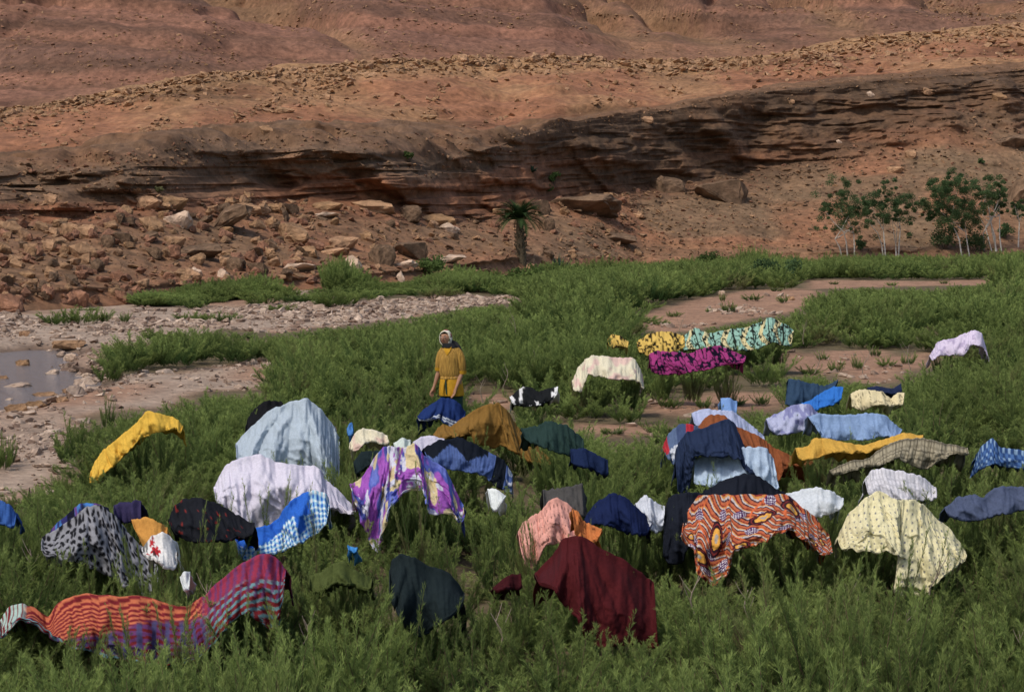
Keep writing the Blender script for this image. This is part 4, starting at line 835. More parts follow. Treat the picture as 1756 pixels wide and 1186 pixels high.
def smooth1(a, k=1):
    for _ in range(k):
        b_ = a.copy(); b_[1:-1] = 0.25*a[:-2]+0.5*a[1:-1]+0.25*a[2:]; a = b_
    return a
def upsample(P, nr, nc):
    def interp(A, n):
        m = A.shape[0]; t = np.linspace(0, m-1, n); i = np.clip(np.floor(t).astype(int), 0, m-2); f = (t-i)[:, None, None]
        g = lambda k: A[np.clip(k, 0, m-1)]
        p0, p1, p2, p3 = g(i-1), g(i), g(i+1), g(i+2)
        return 0.5*((2*p1) + (-p0+p2)*f + (2*p0-5*p1+4*p2-p3)*f*f + (-p0+3*p1-3*p2+p3)*f**3)
    return interp(interp(P, nr).transpose(1, 0, 2), nc).transpose(1, 0, 2)
CINFO = []       # front depth, polygons etc. for planting the bushes
for ci, (name, label, cat, pr, o) in enumerate(CLOTH):
    rs = np.random.default_rng(500+ci)
    mid = (pr[:, :2]+pr[:, 2:])/2; seg = np.hypot(*(np.diff(mid, axis=0).T)) + 0.35*np.abs(np.diff(pr[:, 3])) + 0.35*np.abs(np.diff(pr[:, 1]))
    s = np.concatenate([[0], np.cumsum(seg)]); Lw = s[-1]
    hgt = np.max(pr[:, 3]-pr[:, 1])
    cs = max(2.2, math.sqrt(Lw*hgt)/40)
    nu = int(np.clip(Lw/cs, 10, 84)); nv = int(np.clip(hgt/cs, 7, 60))
    tt = np.linspace(0, Lw, nu)
    q = np.stack([np.interp(tt, s, pr[:, k]) for k in range(4)], -1)
    q = smooth1(q, 1)
    q[:, 3] += min(4.5, hgt*0.06)*fbm(np.arange(nu)*0.40+ci*3, 0, 0, 3, 390); q[:, 2] += 1.5*fbm(np.arange(nu)*0.4+ci*7, 0, 0, 2, 392); q[:, 1] += min(2.2, hgt*0.04)*fbm(np.arange(nu)*0.5+ci*5, 0, 0, 2, 391)
    h = o.get('h', 1.0); ytop = pr[:, 1].min(); ybot = pr[:, 3].max()
    Dr = min(float(gdist(ytop, h)), float(gdist(ybot, 0.22)) + 0.2) + o.get('dD', 0.0)
    lean = o.get('lean', 0.32)*min(1.0, hgt*Dr/F/0.55); back = o.get('back', 0.30)
    v = np.linspace(0, 1, nv)[:, None]; Uc = np.linspace(0, 1, nu)[None, :]
    px = q[:, 0][None]*(1-v)+q[:, 2][None]*v; py = q[:, 1][None]*(1-v)+q[:, 3][None]*v
    yy = q[:, 1]
    # peaks of the ridge line: the branch tips that carry the cloth
    pk = [i for i in range(1, nu-1) if yy[i] <= yy[i-1] and yy[i] <= yy[i+1] and yy[i] < np.interp(i, [0, nu-1], [yy[0], yy[-1]])+2] or [int(np.argmin(yy))]
    m_px = Dr/F
    du = np.linspace(0, Lw*m_px, nu)[None, :]; dv = (q[:, 3]-q[:, 1])[None]*m_px*v
    fold = 0
    wsum = 0
    for k, i in enumerate(pk):
        dx = du - du[0, i]; dz = dv + (yy[None, :]-yy[i])*m_px*0.6 + 0.05
        ang = np.arctan2(dx, np.maximum(dz, 0.02)); r = np.hypot(dx, dz)
        w_ = np.exp(-(dx/(0.35*Lw*m_px+0.1))**2)
        nzv = vn(ang*1.5+k*5.3+ci+1.2*vn(du*1.5, dv*1.5, k, 330+ci), 0, 0, 300+ci)*0.72 + vn(ang*3.6+k+1.5*vn(du*2.5, dv*2.5, k, 331+ci), 0, 0, 320+ci)*0.28
        fold = fold + w_*(np.abs(nzv-0.5)*2-0.4)*np.minimum(r, 0.6)*0.60; wsum = wsum + w_
    fold = fold/np.maximum(wsum, 0.6)
    wr = 0.075*o.get('cr', 1.0)*(0.35-np.abs(fbm(du*3.2+0.8*fbm(du*2, dv*2, ci, 2, 345+ci), dv*1.5+ci, 0, 3, 341+ci))*2)*np.minimum(1, 0.3+dv*3) + 0.035*fbm(du*6+ci, dv*4, 0, 3, 340+ci) + 0.15*fbm(du*2.2, dv*1.6, ci, 2, 350+ci)*np.minimum(1, dv*3)
    dome = lean*(1-(1-v)**2.0) - 0.30*lean*(2*Uc-1)**2*(1.0)
    hemf = 0.035*v**2*np.sin(du*2*math.pi/0.42+ci+1.5*fbm(du*2, 0, 0, 2, 360+ci))
    Y = Dr - dome - o.get('folds', 1.0)*fold - wr - hemf
    P = unproj(px, py, Y)
    # back flap going over the bush
    nbk = 6; B = []
    for k in range(nbk, 0, -1):
        sB = k/nbk; rr = P[0].copy()
        rr[:, 1] += back*sB; rr[:, 2] -= (0.02+0.30*sB**1.6)*min(1.0, 0.5+hgt*m_px)*1.0 - 0.0; rr[:, 2] += 0.02*np.sin(np.arange(nu)*0.9+k)*sB
        rr[:, 0] += 0.03*fbm(np.arange(nu)*0.3, k*0.5, ci, 2, 370)
        B.append(rr)
    A = np.concatenate([np.array(B), P], 0)
    A[..., 2] = np.maximum(A[..., 2], 0.06)
    # relax as hanging fabric with a little slack so that it buckles into wrinkles
    pin = np.ones(A.shape[:2]); pin[nbk, :] = 0.12; pin[-1, :] = 0.12; pin[:, 0] = pin[:, -1] = 0.12; pin[:nbk] = 0.3
    A0 = A.copy()
    Lh = np.linalg.norm(np.diff(A, axis=1), axis=2)*(o.get('sl', 1.09)+0.03*rs.random((A.shape[0], nu-1))); Lv = np.linalg.norm(np.diff(A, axis=0), axis=2)*1.02
    Ld = np.linalg.norm(A[1:, 1:]-A[:-1, :-1], axis=2)*1.03
    def con(a, b_, Lr):
        d = b_-a; l = np.linalg.norm(d, axis=2)+1e-9; return d*((l-Lr)/l*0.5)[..., None]
    for it in range(70):
        A[..., 2] -= 0.0016*pin
        c = con(A[:, :-1], A[:, 1:], Lh); dA = np.zeros_like(A); dA[:, :-1] += c; dA[:, 1:] -= c
        c = con(A[:-1], A[1:], Lv); dA[:-1] += c; dA[1:] -= c
        c = con(A[:-1, :-1], A[1:, 1:], Ld); dA[:-1, :-1] += c*0.5; dA[1:, 1:] -= c*0.5
        A += dA*0.45*pin[..., None]
        A += (A0-A)*0.02
    res = o.get('res', 2.2)
    fu = int(np.clip(Lw/res, nu, 230)); fv = int(np.clip(hgt/res*(nv+nbk)/nv, nv+nbk, 170))
    Fn = upsample(A, fv, fu)
    uu = np.linspace(0, Lw*m_px, fu)[None, :]*np.ones((fv, 1))
    W0_ = 0
    W0 = np.linspace(-nbk/(nv-1.0), 1, fv)[:, None]*np.ones((1, fu))
    hcol = (np.interp(np.linspace(0, nu-1, fu), np.arange(nu), q[:, 3]-q[:, 1]))*m_px
    vv = W0*(hcol[None]*0.6+0.4*hgt*m_px)
    # sharp creases of wrung, line-dried cloth
    wx_ = uu*1.0+0.10*fbm(uu*4, vv*4, ci, 2, 380); wy_ = vv+0.10*fbm(uu*4, vv*4, ci+5, 2, 381)
    c1 = 1-np.abs(fbm(wx_*4.2+ci, wy_*2.0, 0, 2, 382))*3; c2 = 1-np.abs(fbm(wx_*5.0-wy_*5.0, wy_*4.0+ci, 0, 2, 383))*3; c3 = 1-np.abs(fbm(wx_*13, wy_*9+ci, 0, 2, 384))*3
    Fn[..., 1] -= o.get('cr', 1.0)*(0.030*np.clip(c1, 0, 1)**2 + 0.026*np.clip(c2, 0, 1)**2 + 0.010*np.clip(c3, 0, 1)**1.5)*np.clip(0.35+W0*2, 0.2, 1)
    C = o['pat'](uu, vv, np.linspace(0, 1, fu)[None]*np.ones((fv, 1)), W0)
    C = np.clip(C, 0.003, 0.85)*np.ones((fv, fu, 3)); mxc = C.max(-1, keepdims=True); C = C*np.where(mxc > .5, .5+(mxc-.5)*.5, mxc)/mxc; lum = (C@np.array([.3, .55, .15]))[..., None]; C = lum+(C-lum)*0.86
    org = np.array([Fn[..., 0].mean(), Fn[..., 1].mean(), 0.0])
    me = mesh_np(name, (Fn-org).reshape(-1, 3), grid_faces(fv, fu), True, C.reshape(-1, 3))
    ob = link(name, me, M_CLOTH[0]); ob.location = org
    md = ob.modifiers.new('thickness', 'SOLIDIFY'); md.thickness = 0.006; md.offset = 0
    tag(ob, label, cat, 'laundry spread over the bushes to dry')
    CINFO.append(dict(q=q, D=Dr, front=Dr-lean*0.7, top=float(P[0, :, 2].max()), P=P[0], lean=lean, mask=o.get('mask', 0.74)))
# ---------------------------------------------------------------- tamarisk bushes
def tri_quads(a, d, w, side):
    """thin tapered blades: base a, direction*length d, width w, side vector"""
    return np.stack([a - side*w[:, None]/2, a + side*w[:, None]/2, a + d], 1)
def unit(v): return v/(np.linalg.norm(v, axis=-1, keepdims=True)+1e-9)
def bush_mesh(name, seed, nst, nbr, nnd, spread=0.5, hgt=1.0, ndl=0.05, w=0.005, tiltmax=0.9, bl=0.26):
    r = np.random.default_rng(seed)
    # main shoots
    az = r.uniform(0, 2*math.pi, nst); rad = np.sqrt(r.random(nst))
    base = np.stack([np.cos(az)*rad*spread*0.35, np.sin(az)*rad*spread*0.35, np.zeros(nst)], -1)
    tl = rad*tiltmax*r.uniform(.7, 1.2, nst)
    Ls = hgt*(0.42+0.58*r.random(nst)**1.3)*(1-0.2*rad)
    d0 = np.stack([np.cos(az)*np.sin(tl), np.sin(az)*np.sin(tl), np.cos(tl)], -1)
    def pt(i, t):   # curved upward
        q = base[i] + d0[i]*(Ls[i]*t)[:, None]; q[:, 2] += 0.10*Ls[i]*t**2; q[:, 0] += 0.05*np.sin(3*t+az[i]*3); q[:, 1] += 0.05*np.cos(4*t+az[i]*5)
        return q
    # branchlets
    i = np.repeat(np.arange(nst), nbr); t = 0.22+0.78*(np.tile(np.arange(nbr), nst)+r.random(nst*nbr))/nbr
    a = pt(i, t); ax = unit(pt(i, t+0.05)-a)
    rnd = r.normal(size=a.shape); perp = unit(np.cross(ax, rnd))
    dirb = unit(ax*r.uniform(.7, 1.3, (len(a), 1)) + perp*r.uniform(.3, .8, (len(a), 1)) + np.array([0, 0, .45]))
    lb = bl*hgt*(1.25-0.9*t)*r.uniform(.5, 1.2, len(a))
    tipd = np.clip((t-0.35)/0.65, 0, 1)**1.5*0.75
    # needles along the branchlets
    j = np.repeat(np.arange(len(a)), nnd); u = (np.tile(np.arange(nnd), len(a))+r.random(len(j)))/nnd
    na = a[j] + dirb[j]*(lb[j]*u)[:, None]; na[:, 2] += 0.02*np.sin(u*3)
    rnd = r.normal(size=na.shape); pp = unit(np.cross(dirb[j], rnd))
    ndir = unit(dirb[j]*1.3 + pp*0.6 + np.array([0, 0, .25]))
    nl = ndl*r.uniform(.6, 1.3, len(j))*(1.2-0.5*u)
    side = unit(np.cross(ndir, r.normal(size=ndir.shape)))
    T1 = tri_quads(na, ndir*nl[:, None], np.full(len(j), w), side)
    T2 = tri_quads(a, dirb*lb[:, None], np.full(len(a), w*1.1), unit(np.cross(dirb, r.normal(size=dirb.shape))))
    V = np.concatenate([T1, T2]).reshape(-1, 3)
    tip = np.concatenate([np.clip(tipd[j]+0.4*u*tipd[j]*1.5, 0, 1), tipd])
    me = mesh_np(name, V, np.arange(len(V)).reshape(-1, 3), False)
    at = me.attributes.new('tip', 'FLOAT', 'POINT'); at.data.foreach_set('value', np.repeat(tip, 3).astype(np.float32))
    me.materials.append(M_LEAF)
    # stems: three sided tapered tubes
    K = 5; ts = np.linspace(0, 1, K); SV, SF = [], []
    for s_ in range(nst):
        c = pt(np.full(K, s_), ts); rr = 0.007*hgt*(1-0.8*ts)*(w/0.005)**.5
        for k in range(K):
            for e in range(3):
                an = e*2.094; SV.append(c[k]+np.array([math.cos(an)*rr[k], math.sin(an)*rr[k], 0]))
        b0 = s_*K*3
        for k in range(K-1):
            for e in range(3): SF.append((b0+k*3+e, b0+k*3+(e+1) % 3, b0+(k+1)*3+(e+1) % 3, b0+(k+1)*3+e))
    ms = mesh_np(name+'_stems', SV, SF, True); ms.materials.append(M_STEM)
    return me, ms
NEAR = [bush_mesh('tamarisk_foliage', 10+k, 40, 34, 15, spread=.5, ndl=.042, w=.0038, tiltmax=.62, bl=.155) for k in range(4)]
TALL = [bush_mesh('tall_tamarisk_foliage', 30+k, 18, 44, 14, spread=.35, ndl=.04, w=.0036, tiltmax=.40, bl=.13) for k in range(3)]
SPRIG = [bush_mesh('sprig_foliage', 40+k, 5, 36, 12, spread=.15, ndl=.04, w=.0036, tiltmax=.4, bl=.13) for k in range(3)]
MID = [bush_mesh('distant_tamarisk_foliage', 50+k, 32, 24, 9, spread=.5, ndl=.06, w=.007, tiltmax=.6, bl=.16) for k in range(4)]
FARB = [bush_mesh('far_tamarisk_foliage', 60+k, 28, 16, 7, spread=.55, ndl=.09, w=.013, tiltmax=.7, bl=.2) for k in range(3)]

# visibility mask: what must stay uncovered in the photograph, as the distance of the thing seen there
MS = 4; MW, MH = 1900//MS, 1300//MS
vis = np.zeros((MH, MW))          # any bush nearer than this value may not cover the pixel
mx_, my_ = np.meshgrid((np.arange(MW)+.5)*MS-72, (np.arange(MH)+.5)*MS)
gD = gdist(np.maximum(my_, 362))
for g in BARE:
    ins = inpoly(mx_, my_, g); vis[ins] = np.maximum(vis[ins], gD[ins]+0.5)
GREENTOP = [(-100, 545), (75, 540), (80, 520), (190, 522), (200, 545), (255, 524), (262, 510), (300, 500), (450, 498), (530, 500), (545, 486), (600, 488), (620, 496), (700, 488), (860, 482), (890, 468), (960, 458), (1100, 452), (1180, 440), (1260, 440), (1300, 452), (1390, 452), (1420, 440), (1756, 430), (1900, 428)]
top = np.interp(mx_[0], *zip(*GREENTOP))
top = top + 11*(vn(mx_[0]/26, 0, 0, 405)-0.62) + 7*(vn(mx_[0]/9, 0, 0, 406)-0.5)
vis[my_ < top[None, :]] = 900
for c in CINFO:
    if c['mask'] <= 0: continue
    q = c['q']; hem = q[:, 1]+(q[:, 3]-q[:, 1])*min(1.0, c['mask'])
    poly = list(zip(q[:, 0], q[:, 1]-5)) + list(zip((q[:, 0]*(1-c['mask'])+q[:, 2]*c['mask']), hem))[::-1]
    ins = inpoly(mx_, my_, poly); vis[ins] = np.maximum(vis[ins], c['D']+0.40)
WOMAN = (772.0, 28.3)
ins = inpoly(mx_, my_, [(738, 670), (746, 610), (750, 562), (782, 562), (802, 610), (800, 684), (750, 684)]); vis[ins] = np.maximum(vis[ins], 28.6)
def vis_at(px, py):
    i = np.clip((np.asarray(py)/MS).astype(int), 0, MH-1); j = np.clip(((np.asarray(px)+72)/MS).astype(int), 0, MW-1)
    return vis[i, j]
EV = np.repeat(np.linspace(0.02, 0.97, 14), 5); EU = np.tile(np.linspace(-1, 1, 5), 14)*(0.85-0.45*EV)
def fit(x, y, h, r):
    """largest height (<= h) a bush at (x, y) can have without hiding what the photo shows; 0 = none"""
    for sc in (1.0, .85, .72, .6, .5, .42, .34):
        rr = r*(0.45+0.55*sc); hh = h*sc
        ppx, ppy = proj(np.stack([x+EU*rr, np.full(len(EU), y), EV*hh], -1))
        if not np.any(vis_at(ppx, ppy) > y): return sc
    return 0
Bs = []                                    # bushes: x, y, scale_xy, scale_z
# bushes that carry the laundry
for c in CINFO:
    P = c['P']; wdt = abs(P[-1, 0]-P[0, 0]); nb_ = max(1, int(wdt/0.5))
    for k in range(nb_):
        i = int((k+0.5)/nb_*(len(P)-1)); Bs.append((P[i, 0], P[i, 1]+0.14, 0.55, max(0.35, P[i, 2]*0.93), 'under'))
yrow = 8.6
while yrow < 118:
    sp = 0.54 + 0.0125*(yrow-9)
    half = (yrow*0.272)+1.5
    n_ = int(2*half/sp)
    for k in range(n_):
        x = -half + (k+random.random())*sp; y = yrow + random.uniform(-.5, .5)*sp
        bigv = float(0.6*vn(x/1.3, y/1.6, 0, 401)+0.4*vn(x/4.0, y/6.0, 0, 402)); h = 0.30 + 0.85*bigv + random.uniform(-.28, .34)
        if y < 13.2: h = min(h, 1.1)
        if bigv < (0.30 if y < 24 else 0.36) and y < 60 and random.random() < (.35 if y < 20 else .9): continue
        if random.random() < .12: h += .25
        r = 0.30+0.18*bigv + random.uniform(0, .18) + 0.004*(y-9)
        px, py = proj(np.array([x, y, 0.0]))
        if px < 440 and 22 < y < 60 and py < 690: 
            # the island of bushes left of the main field
            if not inpoly(px, py, [(160, 640), (160, 600), (270, 580), (470, 582), (600, 560), (600, 640), (440, 626), (300, 648), (200, 655)]): continue
        if y > 60 and px < 900 and not (py < top[min(MW-1, max(0, int((px+72)/MS)))] + 40): 
            if vis_at(px, py) > 0: continue
        if y > 60: h *= 1.15
        if y > float(gdist(y_base(px), 0))-1.0: continue
        sc = fit(x, y, h, r)
        if sc == 0: continue
        Bs.append((x, y, r/0.42*(0.45+0.55*sc), h*sc, 'field'))
    yrow += sp*0.86
HAND = [  # px, ground py, width px, height px
 (105, 556, 60, 32), (140, 554, 60, 34), (170, 552, 40, 28), (215, 552, 20, 22), (340, 550, 44, 18), (380, 549, 40, 20), (325, 546, 50, 16), (405, 548, 20, 12), (572, 530, 60, 38), (590, 528, 50, 34), (555, 530, 40, 30), (488, 532, 44, 14), (470, 532, 30, 10),
 (1390, 640, 46, 22), (1432, 636, 30, 26), (1470, 632, 24, 30), (1520, 628, 40, 20), (1500, 612, 22, 26), (1556, 622, 30, 26), (1410, 618, 26, 18), (1150, 700, 50, 34), (1205, 700, 36, 30), (1262, 694, 40, 22), (1305, 692, 34, 28), (1130, 742, 60, 30), (1050, 744, 50, 20), (846, 696, 26, 16), (1430, 488, 16, 8), (1530, 490, 20, 9), (1620, 488, 16, 8), (1155, 545, 26, 12), (1330, 500, 20, 9), (1215, 534, 14, 10),
 (200, 636, 80, 50), (185, 652, 60, 50), (450, 606, 90, 34), (480, 600, 60, 32), (12, 800, 40, 70), (4, 806, 44, 60), (1195, 508, 40, 14), (1240, 518, 12, 18), (1106, 552, 60, 14), (1130, 556, 40, 12), (1075, 556, 40, 18), (1292, 516, 36, 14), (1345, 520, 24, 16), (1250, 534, 26, 22),
 (300, 742, 30, 62), (345, 745, 80, 72), (380, 748, 70, 76), (330, 760, 60, 60), (130, 800, 90, 95), (150, 792, 60, 80), (185, 742, 30, 70), (215, 745, 40, 48), (118, 790, 60, 60), (172, 812, 70, 50), (120, 860, 70, 66), (60, 868, 50, 44), (20, 874, 60, 44), (90, 872, 70, 60)]
for (px, py, wp, hp) in HAND:
    P = unproj(px, py, gdist(py)); s = F/P[1]; Bs.append((P[0], P[1], wp/s/0.84, hp/s, 'field'))
# short shoots standing in front of some of the laundry
for (px, pt_, ct) in [(395, 812, 'white_sheet'), (470, 805, 'white_sheet'), (452, 822, 'white_sheet'), (490, 815, 'white_sheet'), (480, 765, 'grey_sheet'), (545, 780, 'grey_sheet'), (505, 770, 'grey_sheet'), (716, 775, 'tie_dye_dress'), (706, 800, 'tie_dye_dress'), (766, 840, 'tie_dye_dress'),
    (548, 850, 'checked_shirt'), (470, 905, 'checked_shirt'), (930, 870, 'cardigan'), (938, 880, 'cardigan'), (1475, 898, 'polka_dot_sheet'), (1600, 905, 'polka_dot_sheet'), (1545, 890, 'polka_dot_sheet'), (285, 1030, 'blanket'), (320, 1022, 'blanket'), (240, 1035, 'blanket'), (200, 1050, 'blanket'), (350, 1035, 'blanket'), (382, 1050, 'blanket'), (120, 1075, 'blanket'), (425, 1010, 'blanket'),
    (712, 1000, 'black_jacket'), (745, 1030, 'black_jacket'), (150, 905, 'leopard_cloth'), (185, 935, 'leopard_cloth'), (225, 960, 'leopard_cloth'), (325, 868, 'black_cloth'), (1070, 1040, 'maroon_blanket'), (1010, 1075, 'maroon_blanket'), (1340, 930, 'patterned_cloth'), (1130, 800, 'plaid_blanket'), (1235, 780, 'jeans'), (1195, 790, 'jeans'), (1270, 800, 'jeans'), (1395, 735, 'blue_sheet'), (1480, 735, 'blue_sheet'), (830, 722, 'shawl'), (895, 760, 'shawl'), (805, 735, 'shawl')]:
    ks = [i for i, c in enumerate(CLOTH) if c[0] == ct]; k = min(ks, key=lambda i: abs(CLOTH[i][3][:, 0].mean()-px)); D_ = CINFO[k]['front']-random.uniform(.25, .45)
    P = unproj(px, pt_, D_); Bs.append((P[0], P[1], 0.7, max(P[2], 0.4)/0.95, 'sprig'))

def screen_size(b): return b[3]*b[2]/b[1]**2
def short(l):
    o_ = []
    for w_ in l.split():
        if w_.rstrip(',') in ('draped', 'peeping', 'cut', 'behind', 'with', 'hanging', 'sunk', 'below', 'above', 'over', 'left', 'right', 'stretched', 'just', 'seen', 'arched', 'lying', 'spread', 'at', 'in', 'between', 'heaped', 'laid', 'alone', 'edge', 'topmost', 'hidden', 'low', 'from', 'like', 'far'): break
        o_.append(w_.rstrip(','))
        if w_.endswith(','): break
    return ' '.join(o_)
def near_cloth(x, y):
    k = min(range(len(CINFO)), key=lambda i: abs(CINFO[i]['P'][:, 0].mean()-x)+0.7*abs(CINFO[i]['D']-y)); c = CINFO[k]
    return ('in front of' if y < c['D']-.2 else 'behind' if y > c['D']+.3 else 'beside'), short(CLOTH[k][1])
lab_zone = [(lambda p, y: y < 14.5, 'feathery green tamarisk shoots filling the foreground below the laundry', 'tamarisk bushes of the foreground'),
            (lambda p, y: True, 'feathery green tamarisk bush standing among the spread laundry', 'tamarisk bushes among the laundry')]
def inview(b):
    px, py = proj(np.array([b[0], b[1], b[3]])); pb = proj(np.array([b[0], b[1], 0]))[1]
    return -50 < px < 1806 and py < 1230
order = sorted([b for b in Bs if inview(b)], key=lambda b: -screen_size(b))
chosen = order[:290]; chs = set(id(b) for b in chosen)
BL = {}
for b in chosen:
    x, y, sxy, sz_, kind = b
    src = random.choice(SPRIG if kind == 'sprig' else (NEAR if (kind != 'field' or random.random() < .62) else TALL))
    rt = empty('tamarisk_bush', (x, y, gz(x, y)-0.02), random.uniform(0, 6.28)); rt.scale = (sxy, sxy, sz_)
    link('foliage', src[0], parent=rt); link('stems', src[1], parent=rt)
    if kind == 'sprig': lb, gp = 'single feathery tamarisk shoot in front of the '+near_cloth(x, y)[1], 'tamarisk shoots before the laundry'
    elif kind == 'under': lb, gp = 'tamarisk bush mostly hidden under the '+near_cloth(x, y)[1]+' that it carries', 'tamarisk bushes that carry laundry'
    else:
        a_, c_ = near_cloth(x, y); dd = min(c['D'] for c in CINFO if abs(c['P'][:, 0].mean()-x) < 1.2) - y if any(abs(c['P'][:, 0].mean()-x) < 1.2 for c in CINFO) else 0
        ad = '' if a_ != 'in front of' else ('well ' if dd > 2.4 else 'just ' if dd < 1.2 else '')
        lb = '%s tamarisk bush %s%s the %s' % ('tall' if sz_ > .95 else 'low' if sz_ < .62 else 'mid sized', ad, a_, c_); gp = 'tamarisk bushes of the river plain'
    tag(rt, lb, 'bush', gp); BL.setdefault(lb, []).append(rt)
for lb, rs_ in BL.items():
    rs_.sort(key=lambda r: r.location.x/r.location.y)
    if len(rs_) > 1: rs_[0]['label'] = lb+', leftmost'; rs_[-1]['label'] = lb+', rightmost'
    if len(rs_) == 3: rs_[1]['label'] = lb+', middle one'
rest = [b for b in Bs if id(b) not in chs]
P_, R_, S_, I_ = [], [], [], []
protos = [m[0] for m in NEAR] + [m[0] for m in MID] + [m[0] for m in FARB] + [m[0] for m in SPRIG]
for (x, y, sxy, sz_, kind) in rest:
    P_.append((x, y, gz(x, y)-0.02)); R_.append((0, 0, random.uniform(0, 6.28))); S_.append((sxy, sxy, sz_))
    I_.append(11+random.randrange(3) if kind == 'sprig' else (random.randrange(4) if y < 24 else (4+random.randrange(4) if y < 50 else 8+random.randrange(3))))
tag(scatter_stuff('tamarisk_thicket', P_, R_, S_, I_, protos), 'green tamarisk thicket covering the river plain behind', 'thicket', kind='stuff')
print('BUSHES', len(Bs), 'things', len(chosen))

# grassy strip along the foot of the cliff
P_, R_, S_, I_ = [], [], [], []
for q in range(2600):
    px = random.uniform(-60, 1800)
    if px < 250: continue
    yb = np.interp(px, [250, 450, 700, 880, 1100, 1390, 1800], [528, 514, 506, 504, 498, 481, 473])
    yt = float(y_base(px))+4
    if yb-8 < yt: yt = yb-8
    py = random.uniform(yt, yb-2) if px < 1390 else random.uniform(yt+4, yb-3)
    P = unproj(px, py, gdist(py))
    if px < 1000 and vn(P[0]/1.6, P[1]/2.5, 0, 408) < 0.40: continue
    hh = (0.10+0.85*float(vn(P[0]/2.2, P[1]/3, 0, 407)))*random.uniform(.7, 1.15)*(1.5 if 1270 < px < 1380 or 540 < px < 600 else 1.0)
    P_.append((P[0], P[1], -0.02)); R_.append((0, 0, random.uniform(0, 6.28))); s_ = random.uniform(.8, 1.5); S_.append((s_, s_, hh)); I_.append(random.randrange(3))
tag(scatter_stuff('reed_strip', P_, R_, S_, I_, [m[0] for m in FARB]), 'band of green reeds and shrubs along the foot of the cliff', 'reeds', kind='stuff')

# dry bare twigs standing out of the thicket
def twig(px, pyb, pyt, lab):
    D_ = float(gdist(pyb, 0.3)); a = unproj(px, pyb, D_); b = unproj(px+random.uniform(-14, 14), pyt, D_)
    n = 6; V, Fc = [], []; paths = [[a*(1-t)+b*t + np.array([0.03*math.sin(5*t+px), 0.02*math.cos(4*t), 0]) for t in np.linspace(0, 1, n)]]
    for k in (2, 3, 4):
        s0 = paths[0][k]; dr = np.array([random.choice([-1, 1])*random.uniform(.5, 1), random.uniform(-.4, .4), random.uniform(.7, 1.2)])*np.linalg.norm(b-a)*0.3
        paths.append([s0+dr*t + np.array([0, 0, .05*t*t]) for t in np.linspace(0, 1, 4)])
    for pi, pa in enumerate(paths):
        b0 = len(V); r0 = (0.008 if pi == 0 else 0.004)
        for k, c in enumerate(pa):
            for e in range(4): V.append(c+np.array([math.cos(e*1.57), math.sin(e*1.57), 0])*r0*(1-0.7*k/len(pa)))
        for k in range(len(pa)-1):
            for e in range(4): Fc.append((b0+k*4+e, b0+k*4+(e+1) % 4, b0+(k+1)*4+(e+1) % 4, b0+(k+1)*4+e))
    V = np.array(V)-a
    o = link('dry_twig', mesh_np('dry_twig', V, Fc), M_DRY); o.location = a; tag(o, lab, 'twig')
for t in [(300, 905+20, 870, 'brown bare stem right of the white flowered cloth'), (355, 1080, 1000, 'bare grey twig crossing the striped blanket'), (865, 670, 632, 'thin grey twig right of the woman, lower'), (890, 600, 540, 'thin bare twig by the sandy patch'), (1320, 850, 800, 'x'), (1450, 1100, 1000, 'bare upright stem in the right foreground'),
          (860, 1120, 1050, 'brown bare stem in the foreground between the black jacket and maroon blanket'), (1740, 1150, 1080, 'pale leaning twig at the lower right corner'), (1165, 580, 545, 'thin twig near the flowered blanket'), (1380, 590, 555, 'pale bare twig right of the flowered blanket'), (620, 890, 830, 'thin grey twig left of the blotched dress'), (1600, 1020, 960, 'bare leaning twig below the polka dot sheet'), (1190, 1060, 985, 'thin brown stem right of the maroon blanket'), (1290, 1080, 1010, 'thin brown stem under the orange patterned cloth'), (1555, 1120, 1050, 'grey stem in the right foreground below the polka dot sheet'), (520, 1120, 1060, 'brown stem right of the striped blanket in the foreground'), (60, 1000, 940, 'thin grey stem left of the leopard cloth'), (1250, 720, 690, 'short bare twig on the sandy gap behind the heap'), (1400, 640, 600, 'thin bare twig on the left of the right sandy strip'), (1560, 640, 590, 'bare forked twig on the right end of the right sandy strip'), (825, 690, 650, 'pale bare twig left end of the sand right of the woman'), (915, 640, 600, 'pale upright twig behind the black and white cloth'),
 (700, 560, 520, 'thin bare twig in the thicket above the woman'), (1480, 640, 600, 'bare twig standing on the right sandy strip')]:
    if t[3] != 'x': twig(*t)
# ---------------------------------------------------------------- trees by the cliff foot
def tube(path, radii, n=6):
    V, Fc = [], []
    path = [np.array(p, float) for p in path]
    for k, c in enumerate(path):
        d = unit(path[min(k+1, len(path)-1)]-path[max(k-1, 0)]); s = unit(np.cross(d, [0.3, 1, 0.1])); t = np.cross(d, s)
        for e in range(n):
            an = e*2*math.pi/n; V.append(c+(s*math.cos(an)+t*math.sin(an))*radii[k])
    for k in range(len(path)-1):
        for e in range(n): Fc.append((k*n+e, k*n+(e+1) % n, (k+1)*n+(e+1) % n, (k+1)*n+e))
    return V, Fc
def join(parts):
    V, Fc = [], []
    for v, f in parts:
        b = len(V); V += list(v); Fc += [tuple(i+b for i in q) for q in f]
    return V, Fc
def leaves(centers, radii, n, size, rs, squash=0.8):
    k = rs.integers(0, len(centers), n); d = rs.normal(size=(n, 3)); d = unit(d)*(rs.random((n, 1))**0.5)
    p = np.array(centers)[k] + d*np.array(radii)[k][:, None]*np.array([1, 1, squash])
    a = unit(rs.normal(size=(n, 3))); b = unit(np.cross(a, rs.normal(size=(n, 3)))); s = size*rs.uniform(.6, 1.3, (n, 1))
    V = np.stack([p-a*s/2, p+b*s*0.35, p+a*s/2, p-b*s*0.35], 1).reshape(-1, 3)
    return V, np.arange(len(V)).reshape(-1, 4)
